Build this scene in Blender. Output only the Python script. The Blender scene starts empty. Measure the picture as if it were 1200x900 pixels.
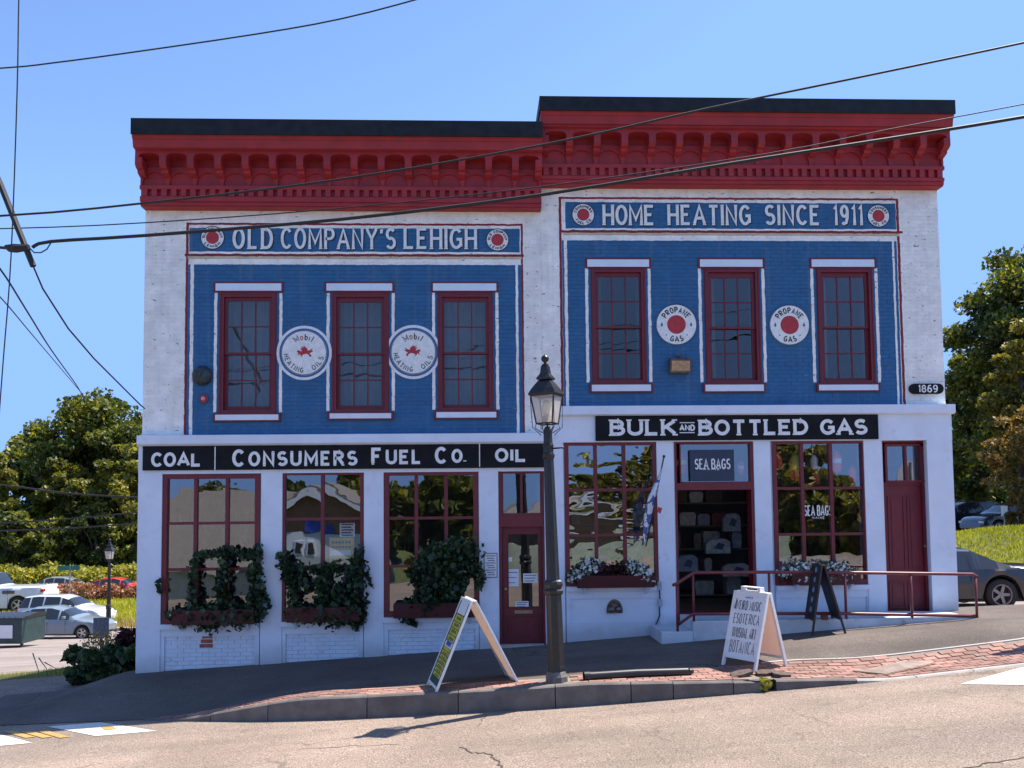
import bpy, bmesh, math, random
import numpy as np
from mathutils import Vector, Matrix
from math import radians, sin, cos, pi
random.seed(7)
SC = bpy.context.scene
COL = SC.collection

# ------------------------------------------------------------------ camera
F_PX, PY0 = 1000.0, 542.0
YAW, PITCH, ROLL = radians(2.3), radians(3.3), radians(-0.57)
CAM = Vector((-0.57, -14.3, 2.22))
CROT = Matrix.Rotation(-YAW, 3, 'Z') @ Matrix.Rotation(radians(90)+PITCH, 3, 'X') @ Matrix.Rotation(ROLL, 3, 'Z')
cd = bpy.data.cameras.new('camera'); cam = bpy.data.objects.new('camera', cd); COL.objects.link(cam)
cam.matrix_world = Matrix.Translation(CAM) @ CROT.to_4x4()
cd.sensor_width = 36; cd.lens = 30.0; cd.shift_y = (PY0-450)/1200.0
cd.clip_start = 0.1; cd.clip_end = 3000
SC.camera = cam

# ------------------------------------------------------------------ sky, sun, exposure
SUN_EL, SUN_AZ = radians(61.3), math.atan2(0.50, 0.22)      # azimuth clockwise from +Y
SKY_MAX = (1.25, 2.25, 4.6)
w = bpy.data.worlds.new("World"); SC.world = w; w.use_nodes = True
nt = w.node_tree; nt.nodes.clear()
sky = nt.nodes.new('ShaderNodeTexSky'); sky.sky_type = 'NISHITA'; sky.sun_disc = False
sky.sun_elevation = SUN_EL; sky.sun_rotation = SUN_AZ
sky.altitude = 0; sky.air_density = 1.0; sky.dust_density = 0.3; sky.ozone_density = 1.8
bg = nt.nodes.new('ShaderNodeBackground'); bg.inputs['Strength'].default_value = 0.12
wo = nt.nodes.new('ShaderNodeOutputWorld')
tn = nt.nodes.new('ShaderNodeVectorMath'); tn.operation = 'MULTIPLY'; nt.links.new(sky.outputs[0], tn.inputs[0]); tn.inputs[1].default_value = (.72, .80, .95)
cl = nt.nodes.new('ShaderNodeVectorMath'); cl.operation = 'MINIMUM'; nt.links.new(tn.outputs[0], cl.inputs[0]); cl.inputs[1].default_value = SKY_MAX
nt.links.new(cl.outputs[0], bg.inputs[0]); nt.links.new(bg.outputs[0], wo.inputs[0])
sd = bpy.data.lights.new('sun', 'SUN'); sd.energy = 4.6; sd.angle = radians(0.5); sd.color = (1.0, 0.93, 0.84)
sun = bpy.data.objects.new('sun', sd); COL.objects.link(sun)
sdir = Vector((sin(SUN_AZ)*cos(SUN_EL), cos(SUN_AZ)*cos(SUN_EL), sin(SUN_EL)))
sun.rotation_euler = sdir.to_track_quat('Z', 'Y').to_euler(); sun.location = (20, 20, 40)
SC.view_settings.view_transform = 'Standard'; SC.view_settings.look = 'None'
SC.view_settings.exposure = 1.16; SC.view_settings.gamma = 1.0
SC.cycles.max_bounces = 7; SC.cycles.transparent_max_bounces = 16
SC.cycles.use_denoising = True

# ------------------------------------------------------------------ measuring helpers (photo pixel -> a real plane or the ground)
def ray(px, py):
    return CROT @ Vector(((px-600)/F_PX, (PY0-py)/F_PX, -1.0))
def at(px, py, Y=0.0):
    d = ray(px, py); t = (Y-CAM.y)/d.y
    return CAM + d*t
def FR(x0, y0, x1, y1, Y=0.0):
    a, b, c, d = at(x0, y0, Y), at(x1, y0, Y), at(x0, y1, Y), at(x1, y1, Y)
    return (a.x+c.x)/2, (b.x+d.x)/2, (c.z+d.z)/2, (a.z+b.z)/2      # X0, X1, Z0, Z1
def sm(t):
    t = max(0.0, min(1.0, t)); return t*t*(3-2*t)
def lerp(a, b, t): return a+(b-a)*t
def ipl(x, pts):
    if x <= pts[0][0]: return pts[0][1]
    for (a, b), (c, d) in zip(pts, pts[1:]):
        if x <= c: return b+(d-b)*(x-a)/(c-a)
    return pts[-1][1]

# ------------------------------------------------------------------ terrain heights
def P(X): return ipl(X, [(-60, -2.2), (-16, -0.95), (-9, -0.52), (-6.1, -0.345), (.15, -.01), (7.5, .47), (12, .6), (20, 0.8), (60, 1.0)])
def T(X, Y):
    p = P(X)
    front = p-0.25*(1-sm((X-5)/2)*sm((Y+1.6)/1.6))
    if Y <= 0:
        return front - 2.6*sm((-Y-19)/22)
    lz = lerp(front, -3.75, min(1, Y/30.0)) if Y < 30 else -3.75
    rz = ipl(Y, [(0, front), (1.6, .1), (6.5, -.22), (9.7, -.3), (14, .05), (30, .8), (60, 1.2), (140, 3)])
    rz += 1.25*math.exp(-(((X-20)/5.0)**2+((Y-17)/3.8)**2))
    lz = lz + 2.0*sm((Y-72)/30)
    z = lerp(lz, rz, sm((X+3)/9.0))
    return z
def S(X, Y):
    p = P(X)
    r = max(sm((-6.2-X)/1.4), sm((-2.6-X)/2.4)*sm((-Y-.2)/1.5), ipl(X, [(.8, 0), (2.7, .44), (4, .78), (4.6, 1)])*sm((-Y-1.7)/1.3))
    return p-.25*r
def gat(px, py, fn=T, tmin=2.0, tmax=400):
    d = ray(px, py); d = d/d.y; t = tmin
    while t < tmax:
        q = CAM+d*t
        if q.z < fn(q.x, q.y): break
        t *= 1.004
    lo, hi = t/1.004, t
    for _ in range(20):
        m = (lo+hi)/2; q = CAM+d*m
        if q.z < fn(q.x, q.y): hi = m
        else: lo = m
    return CAM+d*hi

# ------------------------------------------------------------------ materials
def nodes(m):
    m.use_nodes = True
    return m.node_tree, m.node_tree.nodes, m.node_tree.links
def mathn(N, L, op, a, b=None, c=None):
    n = N.new('ShaderNodeMath'); n.operation = op
    for i, v in enumerate((a, b, c)):
        if v is None: continue
        if isinstance(v, (int, float)): n.inputs[i].default_value = v
        else: L.new(v, n.inputs[i])
    return n.outputs[0]
def mixc(N, L, fac, a, b, mode='MIX'):
    n = N.new('ShaderNodeMix'); n.data_type = 'RGBA'; n.blend_type = mode
    for i, v in ((0, fac), (6, a), (7, b)):
        if isinstance(v, (int, float)): n.inputs[i].default_value = v
        elif isinstance(v, tuple): n.inputs[i].default_value = v if len(v) == 4 else (*v, 1)
        else: L.new(v, n.inputs[i])
    return n.outputs[2]
def noise(N, L, scale, detail=3, vec=None, out=0, rough=.5):
    n = N.new('ShaderNodeTexNoise'); n.inputs['Scale'].default_value = scale; n.inputs['Detail'].default_value = detail
    n.inputs['Roughness'].default_value = rough
    if vec is None: vec = N.new('ShaderNodeNewGeometry').outputs['Position']
    L.new(vec, n.inputs['Vector']); return n.outputs[out]
def smooth(N, L, v, a, b):
    n = N.new('ShaderNodeMapRange'); n.interpolation_type = 'SMOOTHSTEP'
    L.new(v, n.inputs[0]); n.inputs[1].default_value = a; n.inputs[2].default_value = b
    return n.outputs[0]
def bumpn(N, L, h, strength, dist=.01):
    b = N.new('ShaderNodeBump'); b.inputs['Strength'].default_value = strength; b.inputs['Distance'].default_value = dist
    L.new(h, b.inputs['Height']); return b.outputs[0]
MATS = {}
def M(name, col, rough=.6, metal=0.0, var=.12, scale=6, bump=0.0, bscale=60, spec=.5, island=0.0, dirt=None, dirtamt=.0):
    if name in MATS: return MATS[name]
    m = bpy.data.materials.new(name); t, N, L = nodes(m); b = N['Principled BSDF']
    c = (*col, 1)
    n1 = noise(N, L, scale, 4)
    f = smooth(N, L, n1, .3, .7)
    out = mixc(N, L, f, tuple(x*(1-var) for x in col), tuple(min(1, x*(1+var)) for x in col))
    if island:
        g = N.new('ShaderNodeNewGeometry').outputs['Random Per Island']
        oi = N.new('ShaderNodeObjectInfo').outputs['Random']
        r = mathn(N, L, 'FRACT', mathn(N, L, 'ADD', g, oi))
        out = mixc(N, L, r, mixc(N, L, 1.0, out, (1-island,)*3, 'MULTIPLY'), mixc(N, L, 1.0, out, (1+island,)*3, 'MULTIPLY'))
    if dirt:
        n2 = smooth(N, L, noise(N, L, scale*2.3, 8, rough=.65), .55, .72)
        out = mixc(N, L, mathn(N, L, 'MULTIPLY', n2, dirtamt), out, dirt)
    L.new(out, b.inputs['Base Color'])
    b.inputs['Roughness'].default_value = rough; b.inputs['Metallic'].default_value = metal
    b.inputs['Specular IOR Level'].default_value = spec
    if bump: L.new(bumpn(N, L, noise(N, L, bscale, 4), bump), b.inputs['Normal'])
    MATS[name] = m; return m

RED = (.145, .010, .020); CRED = (.32, .021, .028); WHITE = (.88, .88, .85); BLUE = (.028, .128, .285); BLACK = (.008, .009, .012)
m_red = M('maroon_paint', RED, .45, var=.1, bump=.15, bscale=30, dirt=(.10, .02, .02), dirtamt=.5)
m_cred = M('cornice_red_paint', CRED, .6, var=.14, scale=3, bump=.3, bscale=25, dirt=(.20, .03, .03), dirtamt=.6)
m_cap = M('black_metal_flashing', (.012, .013, .017), .6, var=.35, spec=.3)
m_white = M('white_gloss_paint', (.68, .75, .86), .5, var=.04, scale=2.5, bump=.1, bscale=20, dirt=(.52, .50, .47), dirtamt=.35)
m_sign = M('black_sign_paint', BLACK, .7, var=.3, scale=5, spec=.2)
m_letter = M('white_lettering', (.76, .78, .78), .6, var=.08, scale=12, dirt=(.42, .40, .38), dirtamt=.55)
m_redl = M('red_lettering', (.42, .03, .04), .6, var=.1, scale=15)
m_blackl = M('black_lettering', (.02, .02, .024), .6)
m_bluel = M('blue_print', (.04, .13, .42), .6)
m_iron = M('black_iron', (.016, .016, .017), .38, var=.2, scale=14, bump=.1, spec=.5)
m_dark = M('dark_interior', (.05, .047, .045), .8)
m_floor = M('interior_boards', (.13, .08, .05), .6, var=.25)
m_wire = M('cable_rubber', (.012, .012, .013), .6)
m_tan = M('tan_board_back', (.62, .45, .34), .65, var=.1, scale=10, dirt=(.3, .2, .15), dirtamt=.4)
m_wplastic = M('white_plastic', (.78, .78, .76), .45, var=.03, dirt=(.5, .46, .4), dirtamt=.4)
m_conc = M('concrete', (.36, .34, .32), .85, var=.15, scale=5, bump=.4, bscale=60)
def translucent(m, col, f):
    t, N, L = nodes(m); tl = N.new('ShaderNodeBsdfTranslucent'); tl.inputs[0].default_value = (*col, 1)
    mx = N.new('ShaderNodeMixShader'); mx.inputs[0].default_value = f
    L.new(N['Principled BSDF'].outputs[0], mx.inputs[1]); L.new(tl.outputs[0], mx.inputs[2]); L.new(mx.outputs[0], N['Material Output'].inputs[0])
translucent(m_tan, (.80, .68, .60), .42)
m_tplastic = M('thin_white_plastic', (.78, .76, .74), .45, var=.03); translucent(m_tplastic, (.85, .62, .5), .35)

def glass_mat(name, wob=0.0, wscale=3.0, refl=.22, tint=(.62, .66, .66)):
    m = bpy.data.materials.new(name); t, N, L = nodes(m); N.clear()
    o = N.new('ShaderNodeOutputMaterial'); mx = N.new('ShaderNodeMixShader')
    tr = N.new('ShaderNodeBsdfTransparent'); tr.inputs[0].default_value = (*tint, 1)
    gl = N.new('ShaderNodeBsdfGlossy'); gl.inputs['Roughness'].default_value = .0; gl.inputs[0].default_value = (.95, .97, 1, 1)
    lw = N.new('ShaderNodeLayerWeight'); lw.inputs[0].default_value = .25
    fac = mathn(N, L, 'ADD', refl, mathn(N, L, 'MULTIPLY', lw.outputs['Facing'], .5)); 
    L.new(fac, mx.inputs[0]); L.new(tr.outputs[0], mx.inputs[1]); L.new(gl.outputs[0], mx.inputs[2]); L.new(mx.outputs[0], o.inputs[0])
    if wob:
        g = N.new('ShaderNodeNewGeometry')
        oi = N.new('ShaderNodeObjectInfo')
        mp = N.new('ShaderNodeVectorMath'); mp.operation = 'MULTIPLY_ADD'; L.new(g.outputs['Position'], mp.inputs[0])
        mp.inputs[1].default_value = (1, 1, 1.8)
        sc = N.new('ShaderNodeVectorMath'); sc.operation = 'SCALE'; cx = N.new('ShaderNodeCombineXYZ')
        L.new(oi.outputs['Random'], cx.inputs[0]); L.new(cx.outputs[0], sc.inputs[0]); sc.inputs['Scale'].default_value = 40
        L.new(sc.outputs[0], mp.inputs[2])
        h = noise(N, L, wscale, 1, vec=mp.outputs[0])
        L.new(bumpn(N, L, h, 1.0, wob), gl.inputs['Normal'])
    MATS[name] = m; return m
g_up = glass_mat('old_window_glass', .0015, 2.5, .07)
g_shop = glass_mat('shop_window_glass', .0008, 2.5, .22, (.8, .82, .82))
g_wavy = glass_mat('wavy_shop_glass', .006, 2.2, .30, (.75, .78, .78))

def leaf_mat(name, ramp, trans=.35, rough=.55):
    if name in MATS: return MATS[name]
    m = bpy.data.materials.new(name); t, N, L = nodes(m); b = N['Principled BSDF']
    g = N.new('ShaderNodeNewGeometry').outputs['Random Per Island']
    n1 = smooth(N, L, noise(N, L, .35, 3), .3, .7)
    f = mathn(N, L, 'ADD', mathn(N, L, 'MULTIPLY', g, .6), mathn(N, L, 'MULTIPLY', n1, .4))
    r = N.new('ShaderNodeValToRGB'); L.new(f, r.inputs[0])
    for i, c in enumerate(ramp):
        if i < 2: e = r.color_ramp.elements[i]; e.position = i/(len(ramp)-1)
        else: e = r.color_ramp.elements.new(i/(len(ramp)-1))
        e.color = (*c, 1)
    for i, c in enumerate(ramp):
        r.color_ramp.elements[i].position = i/(len(ramp)-1); r.color_ramp.elements[i].color = (*c, 1)
    L.new(r.outputs[0], b.inputs['Base Color']); b.inputs['Roughness'].default_value = rough
    tl = N.new('ShaderNodeBsdfTranslucent'); L.new(mixc(N, L, 1.0, r.outputs[0], (1.6, 1.5, .6), 'MULTIPLY'), tl.inputs[0])
    mx = N.new('ShaderNodeMixShader'); mx.inputs[0].default_value = trans
    L.new(b.outputs[0], mx.inputs[1]); L.new(tl.outputs[0], mx.inputs[2]); L.new(mx.outputs[0], N['Material Output'].inputs[0])
    MATS[name] = m; return m

def grimy(m):
    # splash dirt and flaking along the foot of the white shop front (follows the sloping pavement line)
    t, N, L = nodes(m); b = N['Principled BSDF']; old = b.inputs['Base Color'].links[0].from_socket
    q = N.new('ShaderNodeSeparateXYZ'); L.new(N.new('ShaderNodeNewGeometry').outputs['Position'], q.inputs[0])
    hgt = mathn(N, L, 'SUBTRACT', q.outputs[2], mathn(N, L, 'MULTIPLY', q.outputs[0], .06))
    hgt = mathn(N, L, 'ADD', hgt, mathn(N, L, 'MULTIPLY', noise(N, L, 2.5, 6, rough=.7), -.55))
    g = mathn(N, L, 'MULTIPLY', smooth(N, L, hgt, .12, -.28), .6)
    c = mixc(N, L, g, old, (.33, .32, .31))
    ch = smooth(N, L, noise(N, L, 6, 6, rough=.7), .69, .72)
    c = mixc(N, L, mathn(N, L, 'MULTIPLY', ch, .6), c, (.32, .30, .29))
    L.new(c, b.inputs['Base Color'])
grimy(m_white)
# ------------------------------------------------------------------ mesh building
class MB:
    def __init__(s): s.v = []; s.f = []; s.mi = []
    def add(s, vs, fs, mi=0):
        n = len(s.v); s.v += [tuple(v) for v in vs]; s.f += [tuple(i+n for i in f) for f in fs]; s.mi += [mi]*len(fs); return s
    def box(s, x0, x1, y0, y1, z0, z1, mi=0, M=None):
        vs = [(x0, y0, z0), (x1, y0, z0), (x1, y1, z0), (x0, y1, z0), (x0, y0, z1), (x1, y0, z1), (x1, y1, z1), (x0, y1, z1)]
        if M: vs = [M @ Vector(v) for v in vs]
        return s.add(vs, [(0, 3, 2, 1), (4, 5, 6, 7), (0, 1, 5, 4), (1, 2, 6, 5), (2, 3, 7, 6), (3, 0, 4, 7)], mi)
    def prism(s, poly, a, b, axis='y', mi=0, M=None):
        n = len(poly)
        def mk(p, t):
            return {'y': (p[0], t, p[1]), 'x': (t, p[0], p[1]), 'z': (p[0], p[1], t)}[axis]
        vs = [mk(p, a) for p in poly]+[mk(p, b) for p in poly]
        if M: vs = [M @ Vector(v) for v in vs]
        fs = [tuple(range(n)), tuple(range(2*n-1, n-1, -1))]+[(i, (i+1) % n, n+(i+1) % n, n+i) for i in range(n)]
        return s.add(vs, fs, mi)
    def tube(s, pts, r, n=8, mi=0, cap=True):
        pts = [Vector(p) for p in pts]; vs = []; k = len(pts)
        rs = r if isinstance(r, (list, tuple)) else [r]*k
        up = Vector((.13, .21, .97)).normalized()
        for i, p in enumerate(pts):
            d = (pts[min(i+1, k-1)]-pts[max(i-1, 0)]).normalized()
            a = d.cross(up)
            if a.length < .05: a = d.cross(Vector((1, 0, 0)))
            a.normalize(); b = d.cross(a)
            vs += [p+(a*cos(2*pi*j/n)+b*sin(2*pi*j/n))*rs[i] for j in range(n)]
        fs = [(i*n+j, i*n+(j+1) % n, (i+1)*n+(j+1) % n, (i+1)*n+j) for i in range(k-1) for j in range(n)]
        if cap: fs += [tuple(range(n-1, -1, -1)), tuple((k-1)*n+j for j in range(n))]
        return s.add(vs, fs, mi)
    def lathe(s, prof, n=20, c=(0, 0, 0), axis='z', mi=0, flute=None, cap=True):
        vs = []
        for (r, z) in prof:
            for j in range(n):
                a = 2*pi*j/n; rr = r*(1+(flute if flute and j % 2 else 0))
                x, y = rr*cos(a), rr*sin(a)
                vs.append({'z': (c[0]+x, c[1]+y, c[2]+z), 'y': (c[0]+x, c[1]+z, c[2]+y), 'x': (c[0]+z, c[1]+x, c[2]+y)}[axis])
        k = len(prof)
        fs = [(i*n+j, i*n+(j+1) % n, (i+1)*n+(j+1) % n, (i+1)*n+j) for i in range(k-1) for j in range(n)]
        if cap: fs += [tuple(range(n-1, -1, -1)), tuple((k-1)*n+j for j in range(n))]
        return s.add(vs, fs, mi)
    def quad(s, a, b, c, d, mi=0): return s.add([a, b, c, d], [(0, 1, 2, 3)], mi)
WORLD = {}
def link(o, parent=None):
    COL.objects.link(o)
    if parent is not None:
        o.parent = parent
        if parent.name in WORLD: o.matrix_parent_inverse = Matrix.Translation(-WORLD[parent.name])
    return o
def put(name, mb, mat, parent=None, smooth_=False, bev=0, fixn=True):
    me = bpy.data.meshes.new(name)
    if isinstance(mb, MB):
        me.from_pydata(mb.v, [], mb.f)
        mats = mat if isinstance(mat, (list, tuple)) else [mat]
        for q in mats: me.materials.append(q)
        if len(mats) > 1: me.polygons.foreach_set('material_index', mb.mi)
    me.validate(); 
    if fixn:
        bm = bmesh.new(); bm.from_mesh(me)
        lv = [v for v in bm.verts if not v.link_faces]
        if lv: bmesh.ops.delete(bm, geom=lv, context='VERTS')
        bmesh.ops.recalc_face_normals(bm, faces=bm.faces); bm.to_mesh(me); bm.free()
    if smooth_: me.polygons.foreach_set('use_smooth', [True]*len(me.polygons))
    me.update()
    o = bpy.data.objects.new(name, me); link(o, parent)
    if bev:
        b = o.modifiers.new('bevel', 'BEVEL'); b.width = bev; b.segments = 2; b.limit_method = 'ANGLE'
    return o
def tag(o, label=None, cat=None, group=None, kind=None):
    if label: o['label'] = label
    if cat: o['category'] = cat
    if group: o['group'] = group
    if kind: o['kind'] = kind
    return o
def root(name, loc, label, cat, group=None, rz=0, world=True):
    o = bpy.data.objects.new(name, None); COL.objects.link(o); o.location = loc; o.rotation_euler[2] = rz
    o.empty_display_size = .2
    if world: WORLD[o.name] = Vector(loc)
    return tag(o, label, cat, group)
def copy_tree(o, parent=None):
    c = o.copy(); COL.objects.link(c)
    if parent is not None: c.parent = parent
    for ch in list(o.children): copy_tree(ch, c)
    return c
def dup(src, loc, rz=None, label=None):
    c = copy_tree(src); c.location = loc
    if rz is not None: c.rotation_euler[2] = rz
    if label: c['label'] = label
    return c
def pieces(name, spots, mesh_obj, parent):
    """individual copies of one small mesh, sharing its data; spots = list of matrices"""
    for i, mx in enumerate(spots):
        o = mesh_obj if i == 0 else mesh_obj.copy()
        if i: COL.objects.link(o); o.parent = parent
        o.matrix_basis = mx

# ------------------------------------------------------------------ lettering
def arc(cx, cy, rx, ry, a0, a1, n=9):
    return [(cx+rx*cos(radians(a0+(a1-a0)*i/n)), cy+ry*sin(radians(a0+(a1-a0)*i/n))) for i in range(n+1)]
def sq(w, a0, a1, n=16):      # tall rounded shape
    return arc(w/2, .5, w/2, .5, a0, a1, n)
GL = {
 'A': (.74, [[(0, 0), (.37, 1), (.74, 0)], [(.13, .32), (.61, .32)]], [(0, 0), (.74, 0)]),
 'B': (.6, [[(0, 0), (0, 1)], [(0, 1), (.3, 1)]+arc(.3, .765, .24, .235, 90, -90)+[(0, .53)], [(0, .53), (.33, .53)]+arc(.33, .265, .27, .265, 90, -90)+[(0, 0)]], [(0, 0), (0, 1)]),
 'C': (.62, [arc(.33, .5, .33, .5, 42, 318, 16)], []),
 'D': (.64, [[(0, 0), (0, 1)], [(0, 1), (.28, 1)]+arc(.28, .5, .36, .5, 90, -90, 12)+[(0, 0)]], [(0, 0), (0, 1)]),
 'E': (.54, [[(.54, 1), (0, 1), (0, 0), (.54, 0)], [(0, .52), (.42, .52)]], [(0, 0), (0, 1)]),
 'F': (.52, [[(.52, 1), (0, 1), (0, 0)], [(0, .5), (.4, .5)]], [(0, 0), (0, 1)]),
 'G': (.66, [arc(.34, .5, .34, .5, 42, 318, 16), [(.36, .46), (.64, .46), (.64, .06)]], []),
 'H': (.62, [[(0, 0), (0, 1)], [(.62, 0), (.62, 1)], [(0, .5), (.62, .5)]], [(0, 0), (0, 1), (.62, 0), (.62, 1)]),
 'I': (.0, [[(0, 0), (0, 1)]], [(0, 0), (0, 1)]),
 'K': (.62, [[(0, 0), (0, 1)], [(.6, 1), (.02, .42)], [(.18, .56), (.62, 0)]], [(0, 0), (0, 1), (.62, 0), (.6, 1)]),
 'L': (.52, [[(0, 1), (0, 0), (.52, 0)]], [(0, 1), (0, 0)]),
 'M': (.8, [[(0, 0), (0, 1), (.4, .25), (.8, 1), (.8, 0)]], [(0, 0), (.8, 0)]),
 'N': (.64, [[(0, 0), (0, 1), (.64, 0), (.64, 1)]], [(0, 0), (.64, 1)]),
 'O': (.66, [arc(.33, .5, .33, .5, 90, 450, 22)], []),
 'P': (.56, [[(0, 0), (0, 1), (.28, 1)]+arc(.28, .74, .28, .26, 90, -90)+[(0, .48)]], [(0, 0), (0, 1)]),
 'R': (.6, [[(0, 0), (0, 1), (.28, 1)]+arc(.28, .75, .28, .25, 90, -90)+[(0, .5)], [(.28, .5), (.6, 0)]], [(0, 0), (0, 1), (.6, 0)]),
 'S': (.56, [arc(.28, .745, .26, .255, 35, 260, 10)+arc(.28, .265, .28, .265, 85, -150, 10)], []),
 'T': (.62, [[(0, 1), (.62, 1)], [(.31, 1), (.31, 0)]], [(.31, 0)]),
 'U': (.62, [[(0, 1), (0, .32)]+arc(.31, .31, .31, .31, 180, 360, 10)+[(.62, 1)]], [(0, 1), (.62, 1)]),
 'V': (.7, [[(0, 1), (.35, 0), (.7, 1)]], []),
 'W': (.96, [[(0, 1), (.24, 0), (.48, .8), (.72, 0), (.96, 1)]], []),
 'Y': (.68, [[(0, 1), (.34, .48), (.68, 1)], [(.34, .48), (.34, 0)]], [(.34, 0), (0, 1), (.68, 1)]),
 'Z': (.6, [[(0, 1), (.6, 1), (0, 0), (.6, 0)]], []),
 '1': (.16, [[(0, .82), (.16, 1), (.16, 0)]], [(.16, 0)]),
 '9': (.54, [arc(.27, .71, .27, .29, 0, 360, 14), [(.54, .71), (.52, .35), (.4, .06), (.2, 0), (.06, .06)]], []),
 '6': (.54, [arc(.27, .29, .27, .29, 0, 360, 14), [(0, .29), (.03, .65), (.16, .94), (.36, 1), (.48, .93)]], []),
 '8': (.54, [arc(.27, .76, .23, .24, 0, 360, 14), arc(.27, .27, .27, .27, 0, 360, 14)], []),
 '2': (.54, [arc(.27, .73, .27, .27, 160, -20, 9)+[(0, 0), (.54, 0)]], []),
 '.': (.04, [[(0, .0), (.001, .09)]], []),
 '-': (.3, [[(0, .5), (.3, .5)]], []),
 "'": (.05, [[(.04, 1), (0, .78)]], []),
 'b': (.5, [[(0, 1), (0, 0)], arc(.26, .3, .24, .3, 180, -180, 12)], []),
 'o': (.5, [arc(.25, .32, .25, .32, 0, 360, 14)], []),
 'i': (.0, [[(0, 0), (0, .62)], [(0, .84), (.001, .98)]], []),
 'l': (.0, [[(0, 0), (0, 1)]], []),
 'u': (.46, [[(0, .6), (0, .2)]+arc(.23, .22, .23, .22, 180, 360, 7)+[(.46, .6), (.46, 0)]], []),
}
def ribbon(mb, pts, w, place, k=0, mi=0):
    pts = [Vector((p[0], p[1])) for p in pts]; n = len(pts)
    closed = (pts[0]-pts[-1]).length < 1e-5
    L_, R_ = [], []
    for i, p in enumerate(pts):
        a = pts[i-1] if i else (pts[-2] if closed else None)
        b = pts[i+1] if i < n-1 else (pts[1] if closed else None)
        d1 = (p-a).normalized() if a is not None else None
        d2 = (b-p).normalized() if b is not None else None
        d1 = d1 or d2; d2 = d2 or d1
        n1 = Vector((-d1.y, d1.x)); n2 = Vector((-d2.y, d2.x)); m = n1+n2
        if m.length < 1e-4: m = n1
        m.normalize(); s = min(1.9, 1/max(.3, m.dot(n1)))
        L_.append(p+m*w/2*s); R_.append(p-m*w/2*s)
    vs = [place(q.x, q.y, k) for q in L_]+[place(q.x, q.y, k) for q in R_]
    mb.add(vs, [(i, i+1, n+i+1, n+i) for i in range(n-1)], mi)
def text(mb, s, x0, x1, z0, z1, place, sw, serif=0, gap=.3, hs=None, space=.45, mi=0, jit=0, contrast=0):
    """letters of s fitted into the rectangle x0..x1, z0..z1; place(x, z, layer) -> 3-D point"""
    hs = hs or [1.0]*len(s)
    H = (z1-z0)-sw
    tot = sum((GL[c][0] if c != ' ' else space)*h+gap for c, h in zip(s, hs))-gap
    sx = (x1-x0-sw)/max(tot, 1e-6); x = x0+sw/2; k = 0
    for c, h in zip(s, hs):
        if c != ' ':
            jx, jz = random.uniform(-jit, jit)*sw, random.uniform(-jit, jit)*sw
            w_, strokes, ser = GL[c]
            f = lambda p: (x+jx+p[0]*sx*h, z0+jz+sw/2+p[1]*H*h)
            for st in strokes:
                k += 1; ribbon(mb, [f(p) for p in st], sw, place, k % 9, mi)
            if serif:
                for p in ser:
                    k += 1; q = f(p); zz = q[1]-sw*.28 if p[1] < .5 else q[1]+sw*.28
                    ribbon(mb, [(q[0]-serif, zz), (q[0]+serif, zz)], sw*.45, place, k % 9, mi)
        x += ((GL[c][0] if c != ' ' else space)*h+gap)*sx
def ctext(mb, s, cx, cz, r, h, amid, span, place, sw, bottom=False, gap=.5, mi=0):
    """text on a circle; r = radius of the middle of the letters"""
    def pl(x, z, k):
        if bottom:
            a = radians(amid)+x; rr = r+h/2-z
        else:
            a = radians(amid)-x; rr = r-h/2+z
        return place(cx+rr*cos(a), cz+rr*sin(a), k)
    # work in a frame where x is angle*r so stroke widths stay true
    def pl2(x, z, k): return pl(x/r, z, k)
    L_ = radians(span)*r
    text(mb, s, -L_/2, L_/2, 0, h, pl2, sw, gap=gap, mi=mi)
def wallplace(y): return lambda x, z, k: (x, y-.00025*k, z)
def disc(mb, cx, cz, r0, r1, y, n=40, mi=0):
    if r0 <= 0:
        mb.add([(cx+r1*cos(2*pi*i/n), y, cz+r1*sin(2*pi*i/n)) for i in range(n)], [tuple(range(n))], mi)
    else:
        vs = [(cx+r*cos(2*pi*i/n), y, cz+r*sin(2*pi*i/n)) for r in (r0, r1) for i in range(n)]
        mb.add(vs, [(i, (i+1) % n, n+(i+1) % n, n+i) for i in range(n)], mi)
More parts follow.
